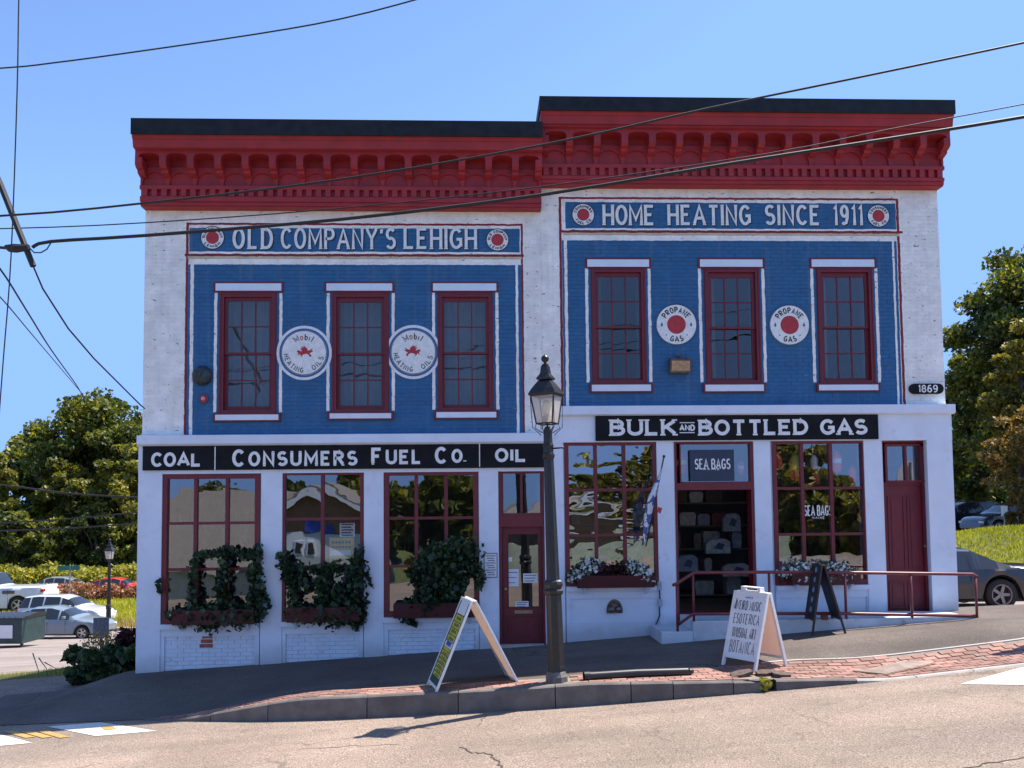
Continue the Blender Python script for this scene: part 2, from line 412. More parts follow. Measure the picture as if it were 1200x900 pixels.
# ------------------------------------------------------------------ ground
def ground_mat(name, base, var, aggr, patch=None, bump=.5, crack=False, rough=.9):
    m = bpy.data.materials.new(name); t, N, L = nodes(m); b = N['Principled BSDF']
    pos = N.new('ShaderNodeNewGeometry').outputs['Position']
    big = smooth(N, L, noise(N, L, .55, 6, rough=.6), .32, .68)
    c = mixc(N, L, big, tuple(x*(1-var) for x in base), tuple(x*(1+var) for x in base))
    fine = noise(N, L, 60, 4, rough=.75)
    fs = smooth(N, L, fine, .36, .66)
    c = mixc(N, L, 1.0, c, mixc(N, L, fs, (1-aggr,)*3, (1+aggr, 1+aggr*.95, 1+aggr*.85)), 'MULTIPLY')
    mid = smooth(N, L, noise(N, L, 11, 4), .45, .75)
    c = mixc(N, L, mathn(N, L, 'MULTIPLY', mid, .35), c, tuple(x*.72 for x in base))
    # long tyre-worn bands and dark drips along the street
    sv = N.new('ShaderNodeVectorMath'); sv.operation = 'MULTIPLY'; L.new(pos, sv.inputs[0]); sv.inputs[1].default_value = (.16, 1.5, 1)
    band = smooth(N, L, noise(N, L, 1.0, 4, vec=sv.outputs[0]), .38, .64)
    c = mixc(N, L, 1.0, c, mixc(N, L, band, (.86, .86, .87), (1.07, 1.06, 1.05)), 'MULTIPLY')
    spot = smooth(N, L, noise(N, L, 3.1, 2), .69, .74)
    c = mixc(N, L, mathn(N, L, 'MULTIPLY', spot, .4), c, tuple(x*.5 for x in base))
    if patch:
        p2 = smooth(N, L, noise(N, L, 1.3, 8, rough=.7), .56, .7)
        c = mixc(N, L, mathn(N, L, 'MULTIPLY', p2, .45), c, patch)
    if crack:
        vo = N.new('ShaderNodeTexVoronoi'); vo.feature = 'DISTANCE_TO_EDGE'; vo.inputs['Scale'].default_value = .42
        wv = N.new('ShaderNodeVectorMath'); wv.operation = 'ADD'; L.new(pos, wv.inputs[0])
        L.new(noise(N, L, 1.1, 6, out=1), wv.inputs[1]); L.new(wv.outputs[0], vo.inputs['Vector'])
        k = smooth(N, L, vo.outputs['Distance'], .012, .0)
        k = mathn(N, L, 'MULTIPLY', k, smooth(N, L, noise(N, L, .5, 2), .5, .62))
        c = mixc(N, L, mathn(N, L, 'MULTIPLY', k, .6), c, tuple(x*.35 for x in base))
    L.new(c, b.inputs['Base Color']); b.inputs['Roughness'].default_value = rough; b.inputs['Specular IOR Level'].default_value = .25
    L.new(bumpn(N, L, fine, bump, .006), b.inputs['Normal'])
    MATS[name] = m; return m
g_road = ground_mat('worn_pale_asphalt', (.25, .198, .163), .13, .55, (.19, .148, .12), crack=True)
g_walk = ground_mat('sidewalk_asphalt', (.12, .10, .088), .2, .35, (.07, .06, .053), crack=True)
g_lot = ground_mat('parking_lot_asphalt', (.26, .22, .20), .10, .2)
g_grass = ground_mat('grass_soil', (.10, .115, .025), .3, .5, (.14, .12, .04))
g_paint = ground_mat('worn_white_road_paint', (.66, .63, .58), .08, .2, (.36, .31, .26), bump=.2)
g_ypaint = ground_mat('worn_yellow_road_paint', (.46, .29, .10), .14, .3, (.26, .2, .13), bump=.2)

def drape(name, poly, fn, off, mat, step=.4, parent=None, thick=0):
    xs = [p[0] for p in poly]; ys = [p[1] for p in poly]
    nx = max(1, int((max(xs)-min(xs))/step)+1); ny = max(1, int((max(ys)-min(ys))/step)+1)
    bm = bmesh.new(); gx = np.linspace(min(xs), max(xs), nx+1); gy = np.linspace(min(ys), max(ys), ny+1)
    vv = [[bm.verts.new((x, y, 0)) for x in gx] for y in gy]
    for j in range(ny):
        for i in range(nx): bm.faces.new((vv[j][i], vv[j][i+1], vv[j+1][i+1], vv[j+1][i]))
    area = sum(a[0]*b[1]-b[0]*a[1] for a, b in zip(poly, poly[1:]+poly[:1]))
    pl = poly if area > 0 else poly[::-1]
    for a, b in zip(pl, pl[1:]+pl[:1]):
        d = (b[0]-a[0], b[1]-a[1])
        bmesh.ops.bisect_plane(bm, geom=bm.verts[:]+bm.edges[:]+bm.faces[:], plane_co=(a[0], a[1], 0), plane_no=(d[1], -d[0], 0), clear_outer=True, dist=1e-5)
    for v in bm.verts: v.co.z = fn(v.co.x, v.co.y)+off
    me = bpy.data.meshes.new(name); bm.to_mesh(me); bm.free(); me.materials.append(mat)
    o = bpy.data.objects.new(name, me); link(o, parent); return o
def gridstrip(name, X, lo, hi, fn, off, mat, ny=8):
    """sheet between two curves y = lo(x) and y = hi(x)"""
    mb = MB(); n = len(X)
    for j in range(ny+1):
        for x in X:
            y = lerp(lo(x), hi(x), j/ny); mb.v.append((x, y, fn(x, y)+off))
    mb.f = [(j*n+i, j*n+i+1, (j+1)*n+i+1, (j+1)*n+i) for j in range(ny) for i in range(n-1)]; mb.mi = [0]*len(mb.f)
    return put(name, mb, mat)
def tgrid(name, xs, ys, fn, off, mat, hole=None):
    mb = MB(); n = len(xs)
    for y in ys:
        for x in xs: mb.v.append((x, y, fn(x, y)+off))
    for j in range(len(ys)-1):
        for i in range(n-1):
            mb.f.append((j*n+i, j*n+i+1, (j+1)*n+i+1, (j+1)*n+i))
    mb.mi = [0]*len(mb.f)
    return put(name, mb, mat)
def spaced(*seg):
    out = []
    for a, b, s in seg:
        n = max(1, round((b-a)/s)); out += [a+(b-a)*i/n for i in range(n)]
    return out+[seg[-1][1]]
xs = spaced((-900, -200, 100), (-200, -60, 14), (-60, -20, 1.6), (-20, 26, .4), (26, 70, 1.6), (70, 200, 14), (200, 900, 100))
ys = spaced((-500, -100, 80), (-100, -40, 8), (-40, 0, .8), (0, 40, .5), (40, 100, 2), (100, 200, 14), (200, 1500, 130))
tag(tgrid('ground', xs, ys, T, -.06, g_grass), kind='structure')
CUR = [(-5.2, -2.42), (-4.85, -2.56), (-3.46, -2.97), (-2.33, -3.2), (-1.0, -3.34), (0, -3.44), (1.5, -3.52), (2.73, -3.55), (4.15, -3.55), (5.03, -3.5), (6.5, -3.34), (9, -2.9), (13, -2.0)]
BAK = [(-5.2, -2.38), (-4.6, -2.4), (-2.1, -2.68), (.43, -2.9), (2.2, -2.72), (3.7, -2.52), (5.2, -2.5), (7.1, -2.37), (9, -1.95), (13, -1.1)]
cur = lambda x: ipl(x, CUR); bak = lambda x: ipl(x, BAK)
rx = spaced((-80, -20, 2), (-20, 20, .4), (20, 80, 2)); ry = spaced((-19, -8, .8), (-8, 2.0, .25))
tag(tgrid('road', rx, ry, lambda x, y: T(x, min(y, 0)) if x < 0 or y <= 0 else T(x, y)-.2, 0.0, g_road), kind='structure')
SX = spaced((-8.4, 13, .25))
wk = gridstrip('sidewalk', SX, lambda x: (bak(x) if x > -5.2 else lerp(-2.38, -1.9, min(1, (-5.2-x)/3)))+.0, lambda x: .35 if x < 7.5 else .35, S, .008, g_walk, 12)
tag(wk, kind='structure')
# left side street surface, parking lot, verge, lawns
A = lambda *ps: [tuple(gat(px, py)[:2]) for px, py in ps]
drape('parking_lot', [(-60, 7.5), (-8, 4.0), (-6.6, 4.0), (-6.6, 31.3), (-60, 31.3)], T, -.005, g_lot, .8)['kind'] = 'structure'
drape('side_street', [(-60, 1.9), (-6.3, 1.9), (-6.3, 5), (-9, 5.2), (-60, 8)], lambda x, y: T(x, y), .0, g_walk, .5)['kind'] = 'structure'
drape('side_parking_lot', [(7.3, .35), (60, .35), (60, 9.3), (7.3, 9.3)], T, .0, g_lot, .4)['kind'] = 'structure'
drape('upper_parking_lot', [(10, 27), (60, 27), (60, 40), (10, 40)], T, .0, g_lot, .8)['kind'] = 'structure'
gl = drape('lawn', [(-60, 33.5), (-6, 33.5), (-6, 56), (-60, 56)], T, .0, g_grass, 1.5); gl['kind'] = 'structure'

def line_sheet(name, pts, w, fn, off, mat, kind='structure'):
    mb = MB(); n = len(pts)
    for i, p in enumerate(pts):
        a = Vector(pts[max(i-1, 0)][:2]); b = Vector(pts[min(i+1, n-1)][:2]); d = (b-a).normalized(); nn = Vector((-d.y, d.x))
        ww = w*(random.uniform(.5, 1.3) if w < .05 else 1)
        for s in (-.5, .5):
            q = Vector(p[:2])+nn*ww*s; mb.v.append((q.x, q.y, fn(q.x, q.y)+off))
    mb.f = [(2*i, 2*i+1, 2*i+3, 2*i+2) for i in range(n-1)]; mb.mi = [0]*(n-1)
    return tag(put(name, mb, mat), kind=kind)
def gpoly(name, px, mat, off=.006, fn=T):
    return tag(drape(name, [tuple(gat(a, b)[:2]) for a, b in px], fn, off, mat, .3), kind='structure')
gpoly('crosswalk_marking', [(55, 852), (118, 847), (184, 857), (112, 863)], g_paint)
gpoly('crosswalk_marking', [(-60, 862), (0, 861), (38, 871), (-40, 878)], g_paint)
for a in range(3):
    x = 4+a*20
    gpoly('yellow_road_marking', [(x, 858), (x+12, 857), (x+38, 864), (x+26, 865.5)], g_ypaint, .008)
gpoly('yellow_road_marking', [(118, 852), (130, 851), (137, 855), (123, 856.5)], g_ypaint, .010)
gpoly('crosswalk_marking', [(1125, 802), (1196, 783), (1300, 770), (1320, 805)], g_paint)
def wig(px, k=5, j=.03):
    g = [Vector(gat(a, b)[:2]) for a, b in px]; out = []
    for a, b in zip(g, g[1:]):
        for i in range(k):
            q = a.lerp(b, i/k); out.append((q.x+random.uniform(-j, j), q.y+random.uniform(-j, j)))
    return out+[tuple(g[-1])]
m_crack = M('crack_dark_tar', (.05, .042, .036), .95)  # even dark tone for the road cracks
line_sheet('road_crack', wig([(540, 875), (556, 882), (573, 884), (584, 892), (590, 902)]), .022, T, .004, m_crack)
line_sheet('road_crack', wig([(1122, 904), (1150, 896), (1180, 890), (1230, 884)]), .022, T, .004, m_crack)
line_sheet('road_crack', wig([(560, 852), (566, 843), (570, 838)], 4, .02), .012, T, .004, m_crack)
line_sheet('road_crack', wig([(352, 878), (420, 874), (470, 872)], 6, .03), .010, T, .004, m_crack)

# granite kerb: one stone after another along the kerb line
m_gran = M('granite', (.13, .115, .105), .8, var=.2, scale=5, bump=.5, bscale=45, island=.12, dirt=(.11, .09, .075), dirtamt=.7)
m_gran2 = M('pale_granite_edging', (.34, .315, .29), .8, var=.12, scale=5, bump=.3, bscale=45)
kb = tag(bpy.data.objects.new('kerb', None), kind='structure'); COL.objects.link(kb); WORLD['kerb'] = Vector((0, 0, 0))
def kerbstone(a, b, hw=.13, mat=m_gran, below=.45, top=0.02, dz=0, proud=.0):
    n = 5; mb = MB()
    for i in range(n+1):
        x = lerp(a+.006, b-.006, i/n); y = cur(x)
        sl = (cur(x+.05)-cur(x-.05))/.1; nv = Vector((-sl, 1)).normalized()
        z = S(x, y+.1)+top+dz
        for (s, zz) in ((-.012, -below), (0, -.018), (.02, 0), (hw, 0), (hw, -below)):
            mb.v.append((x+nv.x*s, y+nv.y*s, z+zz))
    for i in range(n):
        for j in range(4): mb.f.append((i*5+j, i*5+j+1, (i+1)*5+j+1, (i+1)*5+j))
    mb.f += [(0, 1, 2, 3, 4), tuple(n*5+q for q in (4, 3, 2, 1, 0))]; mb.mi = [0]*len(mb.f)
    return put('kerbstone', mb, mat, kb)
ex = [-5.1, -4.1, -3.3, -2.0, -.84, .38, 1.33, 1.86, 2.62]
for a, b in zip(ex, ex[1:]): kerbstone(a, b, dz=random.uniform(-.008, .006))
# the broken pair by the hole
k1 = kerbstone(2.62, 2.98, dz=-.01); k2 = kerbstone(3.16, 4.2, dz=.0)
ex = [4.2, 5.0, 5.8, 6.6, 7.7, 8.8, 10]
for a, b in zip(ex, ex[1:]): kerbstone(a, b, .1, m_gran2, top=.016)
for a, b in zip([3.3, 4.4, 5.5, 6.6, 7.7, 8.8], [4.4, 5.5, 6.6, 7.7, 8.8, 9.9]):   # pale edging behind the bricks
    mb = MB()
    for i in range(5):
        x = lerp(a+.004, b-.004, i/4); y = bak(x)
        for dy in (0, .07): mb.v.append((x, y+dy, S(x, y)+.028))
        mb.v += [(x, y, S(x, y)-.05), (x, y+.07, S(x, y)-.05)]
    for i in range(4):
        k = i*4; mb.f += [(k, k+1, k+5, k+4), (k, k+4, k+6, k+2), (k+1, k+3, k+7, k+5)]
    mb.f += [(0, 2, 3, 1), (16, 17, 19, 18)]; mb.mi = [0]*len(mb.f)
    put('edging_stone', mb, m_gran2, kb)
# brick strip of the pavement
m_brick = M('pavement_brick', (.27, .145, .112), .9, var=.2, scale=1.7, bump=.4, bscale=70, island=.25, dirt=(.30, .23, .185), dirtamt=.9)
m_joint = M('sandy_joint', (.20, .16, .13), .95, var=.2)
bp = gridstrip('brick_pavement', spaced((-5.1, 11, .25)), lambda x: cur(x)+.1, lambda x: bak(x), S, .014, m_joint, 4)
tag(bp, kind='structure')
bm_ = MB(); bm_.box(-.098, .098, -.046, .046, -.03, .0)
bm_.v = [(x*(.97 if z > -.01 else 1), y*(.94 if z > -.01 else 1), z) for x, y, z in bm_.v]
hole = lambda x, y: (2.8 < x < 3.3 and y < -3.12-.25*abs(x-3.0))
spots = []; row = 0
y = -4.1
rows = np.arange(0.13, 1.6, .103)
for r, dd in enumerate(rows):
    x = -5.0+(r % 2)*.1
    while x < 10.5:
        yy = cur(x)+dd
        if yy < bak(x)-.045 and not hole(x, yy):
            if not (.16 < x < .68 and -3.40 < yy < -2.97) and not False:
                spots.append((x, yy))
        x += .204
def bmx(x, y):
    sl = (cur(x+.1)-cur(x-.1))/.2; sz = (S(x+.1, y)-S(x-.1, y))/.2; sy = (S(x, y+.1)-S(x, y-.1))/.2
    r = Matrix.Rotation(math.atan(sl)+random.uniform(-.015, .015), 4, 'Z') @ Matrix.Rotation(math.atan(sy), 4, 'X') @ Matrix.Rotation(-math.atan(sz)+random.uniform(-.008, .008), 4, 'Y')
    return Matrix.Translation((x, y, S(x, y)+.026+random.uniform(-.003, .003))) @ r
vis = [s for s in spots if -5.2 < s[0] < 6.4]
vis.sort(key=lambda s: (s[1]+14.3)); near = vis[:290]; ns = set(near)
b0 = put('brick', bm_, m_brick, bp); pieces('brick', [bmx(*s) for s in near], b0, bp)
rest = MB()
for s in spots:
    if s not in ns: m4 = bmx(*s); rest.add([m4 @ Vector(v) for v in bm_.v], bm_.f)
tag(put('brick_field', rest, m_brick, bp), kind='stuff')

# ------------------------------------------------------------------ facade paint
def paint_mat(name, rects, base=WHITE):
    m = bpy.data.materials.new(name); t, N, L = nodes(m); b = N['Principled BSDF']
    pos = N.new('ShaderNodeNewGeometry').outputs['Position']
    wv = N.new('ShaderNodeVectorMath'); wv.operation = 'MULTIPLY_ADD'; L.new(noise(N, L, 7, 3, out=1), wv.inputs[0])
    wv.inputs[1].default_value = (.03, 0, .03); L.new(pos, wv.inputs[2]); p = wv.outputs[0]
    c = (*base, 1)
    n1 = smooth(N, L, noise(N, L, 1.1, 6, rough=.6), .3, .7)
    c = mixc(N, L, n1, tuple(x*.93 for x in base), tuple(min(1, x*1.05) for x in base))
    for (x0, x1, z0, z1, col) in rects:
        s = N.new('ShaderNodeVectorMath'); s.operation = 'SUBTRACT'; L.new(p, s.inputs[0]); s.inputs[1].default_value = ((x0+x1)/2+.015, 0, (z0+z1)/2+.015)
        a = N.new('ShaderNodeVectorMath'); a.operation = 'ABSOLUTE'; L.new(s.outputs[0], a.inputs[0])
        d = N.new('ShaderNodeVectorMath'); d.operation = 'SUBTRACT'; L.new(a.outputs[0], d.inputs[0]); d.inputs[1].default_value = ((x1-x0)/2, 0, (z1-z0)/2)
        q = N.new('ShaderNodeSeparateXYZ'); L.new(d.outputs[0], q.inputs[0])
        msk = mathn(N, L, 'LESS_THAN', mathn(N, L, 'MAXIMUM', q.outputs[0], q.outputs[2]), 0.0)
        c = mixc(N, L, msk, c, col)
    # wear: slight mottling, pale scuffs on the blue, small chips down to the brick
    mot = smooth(N, L, noise(N, L, 3.3, 8, rough=.7), .35, .68)
    c = mixc(N, L, 1.0, c, mixc(N, L, mot, (.88,)*3, (1.06,)*3), 'MULTIPLY')
    isl = N.new('ShaderNodeNewGeometry').outputs['Random Per Island']; oi = N.new('ShaderNodeObjectInfo').outputs['Random']
    c = mixc(N, L, 1.0, c, mixc(N, L, mathn(N, L, 'FRACT', mathn(N, L, 'ADD', isl, oi)), (.96,)*3, (1.04,)*3), 'MULTIPLY')
    rv = N.new('ShaderNodeVectorMath'); rv.operation = 'MULTIPLY'; L.new(pos, rv.inputs[0]); rv.inputs[1].default_value = (9, 1, .55)
    run = smooth(N, L, noise(N, L, 1.0, 4, vec=rv.outputs[0]), .52, .74)
    c = mixc(N, L, mathn(N, L, 'MULTIPLY', run, .14), c, (.30, .28, .26))
    st = N.new('ShaderNodeVectorMath'); st.operation = 'MULTIPLY'; L.new(pos, st.inputs[0]); st.inputs[1].default_value = (3.2, 1, 15)
    scuff = smooth(N, L, noise(N, L, 1.0, 6, vec=st.outputs[0], rough=.7), .62, .69)
    scuff = mathn(N, L, 'MULTIPLY', scuff, smooth(N, L, noise(N, L, 1.2, 3), .48, .62))
    c = mixc(N, L, mathn(N, L, 'MULTIPLY', scuff, .5), c, (.42, .44, .47))
    st2 = N.new('ShaderNodeVectorMath'); st2.operation = 'MULTIPLY'; L.new(pos, st2.inputs[0]); st2.inputs[1].default_value = (8, 1, 19)
    chip = smooth(N, L, noise(N, L, 1.0, 4, vec=st2.outputs[0], rough=.6), .635, .66)
    c = mixc(N, L, mathn(N, L, 'MULTIPLY', chip, .8), c, (.10, .075, .07))
    L.new(c, b.inputs['Base Color']); b.inputs['Roughness'].default_value = .6; b.inputs['Specular IOR Level'].default_value = .35
    L.new(bumpn(N, L, noise(N, L, 45, 5), .35, .006), b.inputs['Normal'])
    MATS[name] = m; return m
CREAM = (.62, .50, .36)
def RC(x0, y0, x1, y1, col): return (*FR(x0, y0, x1, y1, -.01), col)
RL = (.24, .022, .03)
lrects = [RC(216.5, 261.5, 614, 530, RL), RC(219.5, 264, 611.5, 530, WHITE), RC(221.5, 267.5, 609, 295, BLUE),
          RC(216.5, 297.5, 614, 300.5, RL), RC(219.5, 300.5, 611.5, 303.5, CREAM),
          RC(219, 310, 612, 530, BLUE), RC(222, 309, 226, 530, WHITE), RC(605, 309, 608, 530, WHITE)]
rrects = [RC(656.5, 231.5, 1058, 520, RL), RC(659.5, 234, 1055, 520, WHITE), RC(662.5, 237.5, 1050, 268, BLUE),
          RC(656.5, 270, 1058, 273, RL), RC(659.5, 273, 1055, 276, CREAM), RC(660, 282, 1055, 520, BLUE), RC(662.5, 281, 666, 520, WHITE), RC(1049.5, 281, 1052, 520, WHITE)]
WL = [((250, 330, 332, 342), (257, 343, 324, 484), (250, 484, 329, 494), (267, 353, 315.5, 476)),
      ((380, 330, 462, 342), (389, 343, 456, 482.5), (384, 482.5, 461, 492), (398.5, 354.5, 447, 475)),
      ((505, 330, 584, 342), (513, 343, 578, 481), (509, 481, 584, 491), (521, 354, 569, 474))]
WR = [((686, 302, 763, 314), (693, 314, 757, 449), (691, 449, 765, 460), (701.5, 324.5, 749.5, 443)),
      ((818, 302, 896, 314), (826, 314, 891, 449), (824, 449, 897, 460), (834, 326, 881, 443)),
      ((949, 302, 1027, 314), (958, 314, 1024, 449), (957, 449, 1031, 459), (966, 325, 1014, 443))]
for lst, rc in ((WL, lrects), (WR, rrects)):
    for li, fr, si, gl_ in lst:
        for xa, xb in ((fr[0]-6.5, fr[0]-3), (fr[2]+3, fr[2]+6.5)):
            rc.append(RC(xa, fr[1], xb, fr[3]-1, WHITE))
p_left = paint_mat('painted_brick_left', lrects); p_right = paint_mat('painted_brick_right', rrects)

def wall_open(mb, x0, x1, z0, z1, ops, yf, th, mi=0):
    xs = sorted({x0, x1, *[v for o in ops for v in o[:2] if x0 < v < x1]}); zs = sorted({z0, z1, *[v for o in ops for v in o[2:4] if z0 < v < z1]})
    inside = lambda x, z: any(o[0] < x < o[1] and o[2] < z < o[3] for o in ops)
    cell = {}
    for i in range(len(xs)-1):
        for j in range(len(zs)-1):
            cell[i, j] = not inside((xs[i]+xs[i+1])/2, (zs[j]+zs[j+1])/2)
    yb = yf+th
    for (i, j), s in cell.items():
        if not s: continue
        a, b, c, d = xs[i], xs[i+1], zs[j], zs[j+1]
        mb.quad((a, yf, c), (b, yf, c), (b, yf, d), (a, yf, d), mi); mb.quad((b, yb, c), (a, yb, c), (a, yb, d), (b, yb, d), mi)
        for (di, dj, q) in ((-1, 0, ((a, yb, c), (a, yf, c), (a, yf, d), (a, yb, d))), (1, 0, ((b, yf, c), (b, yb, c), (b, yb, d), (b, yf, d))),
                            (0, -1, ((a, yb, c), (b, yb, c), (b, yf, c), (a, yf, c))), (0, 1, ((a, yf, d), (b, yf, d), (b, yb, d), (a, yb, d)))):
            if not cell.get((i+di, j+dj), False): mb.quad(*q, mi)
def brickwork(x0, x1, z0, z1, ops, yf, proud, mat, parent, singles, prefer, nm='brick'):
    H, Wd, J = .0665, .203, .010
    full, cut = [], MB()
    n = int((z1-z0)/H); H = (z1-z0)/n
    for k in range(n):
        za, zb = z0+k*H+J/2, z0+(k+1)*H-J/2; zm = (za+zb)/2
        segs = [(x0, x1)]
        for o in ops:
            if o[2]-.01 < zm < o[3]+.01:
                segs = [t for s in segs for t in ((s[0], min(s[1], o[0])), (max(s[0], o[1]), s[1])) if t[1]-t[0] > .03]
        for sa, sb in segs:
            x = x0-(.5*Wd if k % 2 else 0)
            while x < sb:
                a, b = max(x+J/2, sa), min(x+Wd-J/2, sb)
                if b-a > .02:
                    dy = random.uniform(-.002, .002)
                    if b-a > Wd-J-.001: full.append((a, za, dy))
                    else: cut.box(a, b, yf-proud+dy, yf+.01, za, zb)
                x += Wd
    full.sort(key=lambda f: prefer(f[0], f[1]))
    one = MB(); one.box(0, Wd-J, -proud, .01, 0, H-J)
    o1 = put(nm, one, mat, parent); pieces(nm, [Matrix.Translation((a, yf+dy, z)) for a, z, dy in full[:singles]], o1, parent)
    for a, z, dy in full[singles:]: cut.box(a, a+Wd-J, yf-proud+dy, yf+.01, z, z+H-J)
    tag(put('brick_field', cut, mat, parent), kind='stuff')

XL, XR, XS = -6.115, 7.48, at(634, 300, 0).x
DEP = 11.0
def corn(x0, x1, px, ycap, yred, yarc, ylow, yden, ybase, parent, nb, nd, xend_over=(0, 0)):
    """px: a pixel column in the middle; the y values are pixel rows in the photo turned into heights on each plane"""
    z = lambda py, Y: at(px, py, Y).z
    mb = MB(); zt, zb = z(ycap[0], -.62), z(ycap[1], -.62)
    mb.box(x0-xend_over[0], x1+xend_over[1], -.64, .3, zb, zt); mb.box(x0-xend_over[0], x1+xend_over[1], -.665, -.64, zb-.02, zt+.012)
    put('roof_flashing', mb, m_cap, parent)
    z2 = z(yred[1], -.55)
    prof = [(-.625, zb), (-.60, zb-.07), (-.585, zb-.075), (-.56, zb-.20), (-.535, zb-.135), (-.535, z2+.01), (-.51, z2), (.0, z2), (0, zb)]
    mb = MB(); mb.prism(prof, x0-xend_over[0]*.6, x1+xend_over[1]*.6, 'x')
    cr = put('cornice', mb, m_cred, parent)
    # arcade plate: arches between corbels
    z3 = z(yarc, -.42); n = nb; wd = (x1-x0)/n; R = wd*.5-.055
    mb = MB(); prof_side = []
    zc = z2-.10
    for k in range(n):
        cx = x0+(k+.5)*wd
        pts = [(cx-wd/2, z2+.001), (cx-wd/2, z2-.12), (cx-R, z2-.12)]
        pts += [(cx-R+(R-R*.95*0), z2-.12)][:0]
        arcp = [(cx+R*cos(pi-pi*i/10), z2-.12+.075*sin(pi*i/10)**.6) for i in range(11)]
        poly = [(cx-wd/2, z2+.001), (cx-wd/2, z2-.12)]+arcp+[(cx+wd/2, z2-.12), (cx+wd/2, z2+.001)]
        for a, b in zip(arcp, arcp[1:]):
            mb.add([(a[0], -.47, a[1]), (b[0], -.47, b[1]), (b[0], -.47, z2), (a[0], -.47, z2), (a[0], -.1, a[1]), (b[0], -.1, b[1])], [(0, 1, 2, 3), (0, 4, 5, 1)])
        for xa, xb in ((cx-wd/2, cx-R), (cx+R, cx+wd/2)):
            mb.quad((xa, -.47, z2-.12), (xb, -.47, z2-.12), (xb, -.47, z2), (xa, -.47, z2))
    put('arcade', mb, m_cred, cr)
    # corbels
    hw = .055; ztop = z2-.12; zlow = z(yarc, -.2)
    one = MB(); st = [(-.475, ztop), (-.475, ztop-.12), (-.43, ztop-.16), (-.37, ztop-.175), (-.36, ztop-.215), (-.31, ztop-.235), (-.26, ztop-.25), (-.19, ztop-.26), (-.19, ztop)]
    one.prism(st, -hw, hw, 'x'); pass
    o1 = put('corbel', one, m_cred, cr)
    pieces('corbel', [Matrix.Translation((x0+min(max(k*wd, hw), x1-x0-hw), 0, 0)) for k in range(n+1)], o1, cr)
    # recessed frieze with blind arches
    z4 = z(ylow, -.2); mb = MB(); mb.box(x0, x1, -.20, .1, z(ybase, -.20), z2)
    put('frieze', mb, m_cred, cr)
    mb = MB(); za = zlow+.0; zs_ = z4
    for k in range(n):
        cx = x0+(k+.5)*wd; hwid = wd*.5; r = hwid-.03
        ah = (zlow-.03)-(zs_+.03)
        arcp = [(cx+r*(cos(pi-pi*i/12)*(1-.0*i)), zs_+.03+ah*sin(pi*i/12)**.75) for i in range(13)]
        top = zlow
        for a, b in zip(arcp, arcp[1:]):
            mb.add([(a[0], -.235, a[1]), (b[0], -.235, b[1]), (b[0], -.235, top), (a[0], -.235, top), (a[0], -.20, a[1]), (b[0], -.20, b[1])], [(0, 1, 2, 3), (0, 4, 5, 1)])
        for s in (-1, 1):
            xa, xb = sorted((cx+s*hwid, cx+s*r)); mb.box(xa, xb, -.235, -.20, zs_+.03, top)
    mb.box(x0, x1, -.24, -.20, zlow, zlow+.05)
    mb.box(x0, x1, -.265, -.20, z4-.03, z4+.03)
    put('blind_arches', mb, m_cred, cr)
    zd = z(yden, -.2); dw = (x1-x0)/nd
    one = MB(); one.box(-dw*.28, dw*.28, -.262, -.19, zd, z4-.03)
    o1 = put('dentil', one, m_cred, cr); pieces('dentil', [Matrix.Translation((x0+(k+.5)*dw, 0, 0)) for k in range(nd)], o1, cr)
    mb = MB(); zq = z(ybase, -.16); mb.box(x0, x1, -.25, .02, zq+.06, zd-.002); mb.box(x0, x1, -.225, .02, zq, zq+.058)
    put('base_moulding', mb, m_cred, cr)
    return zt

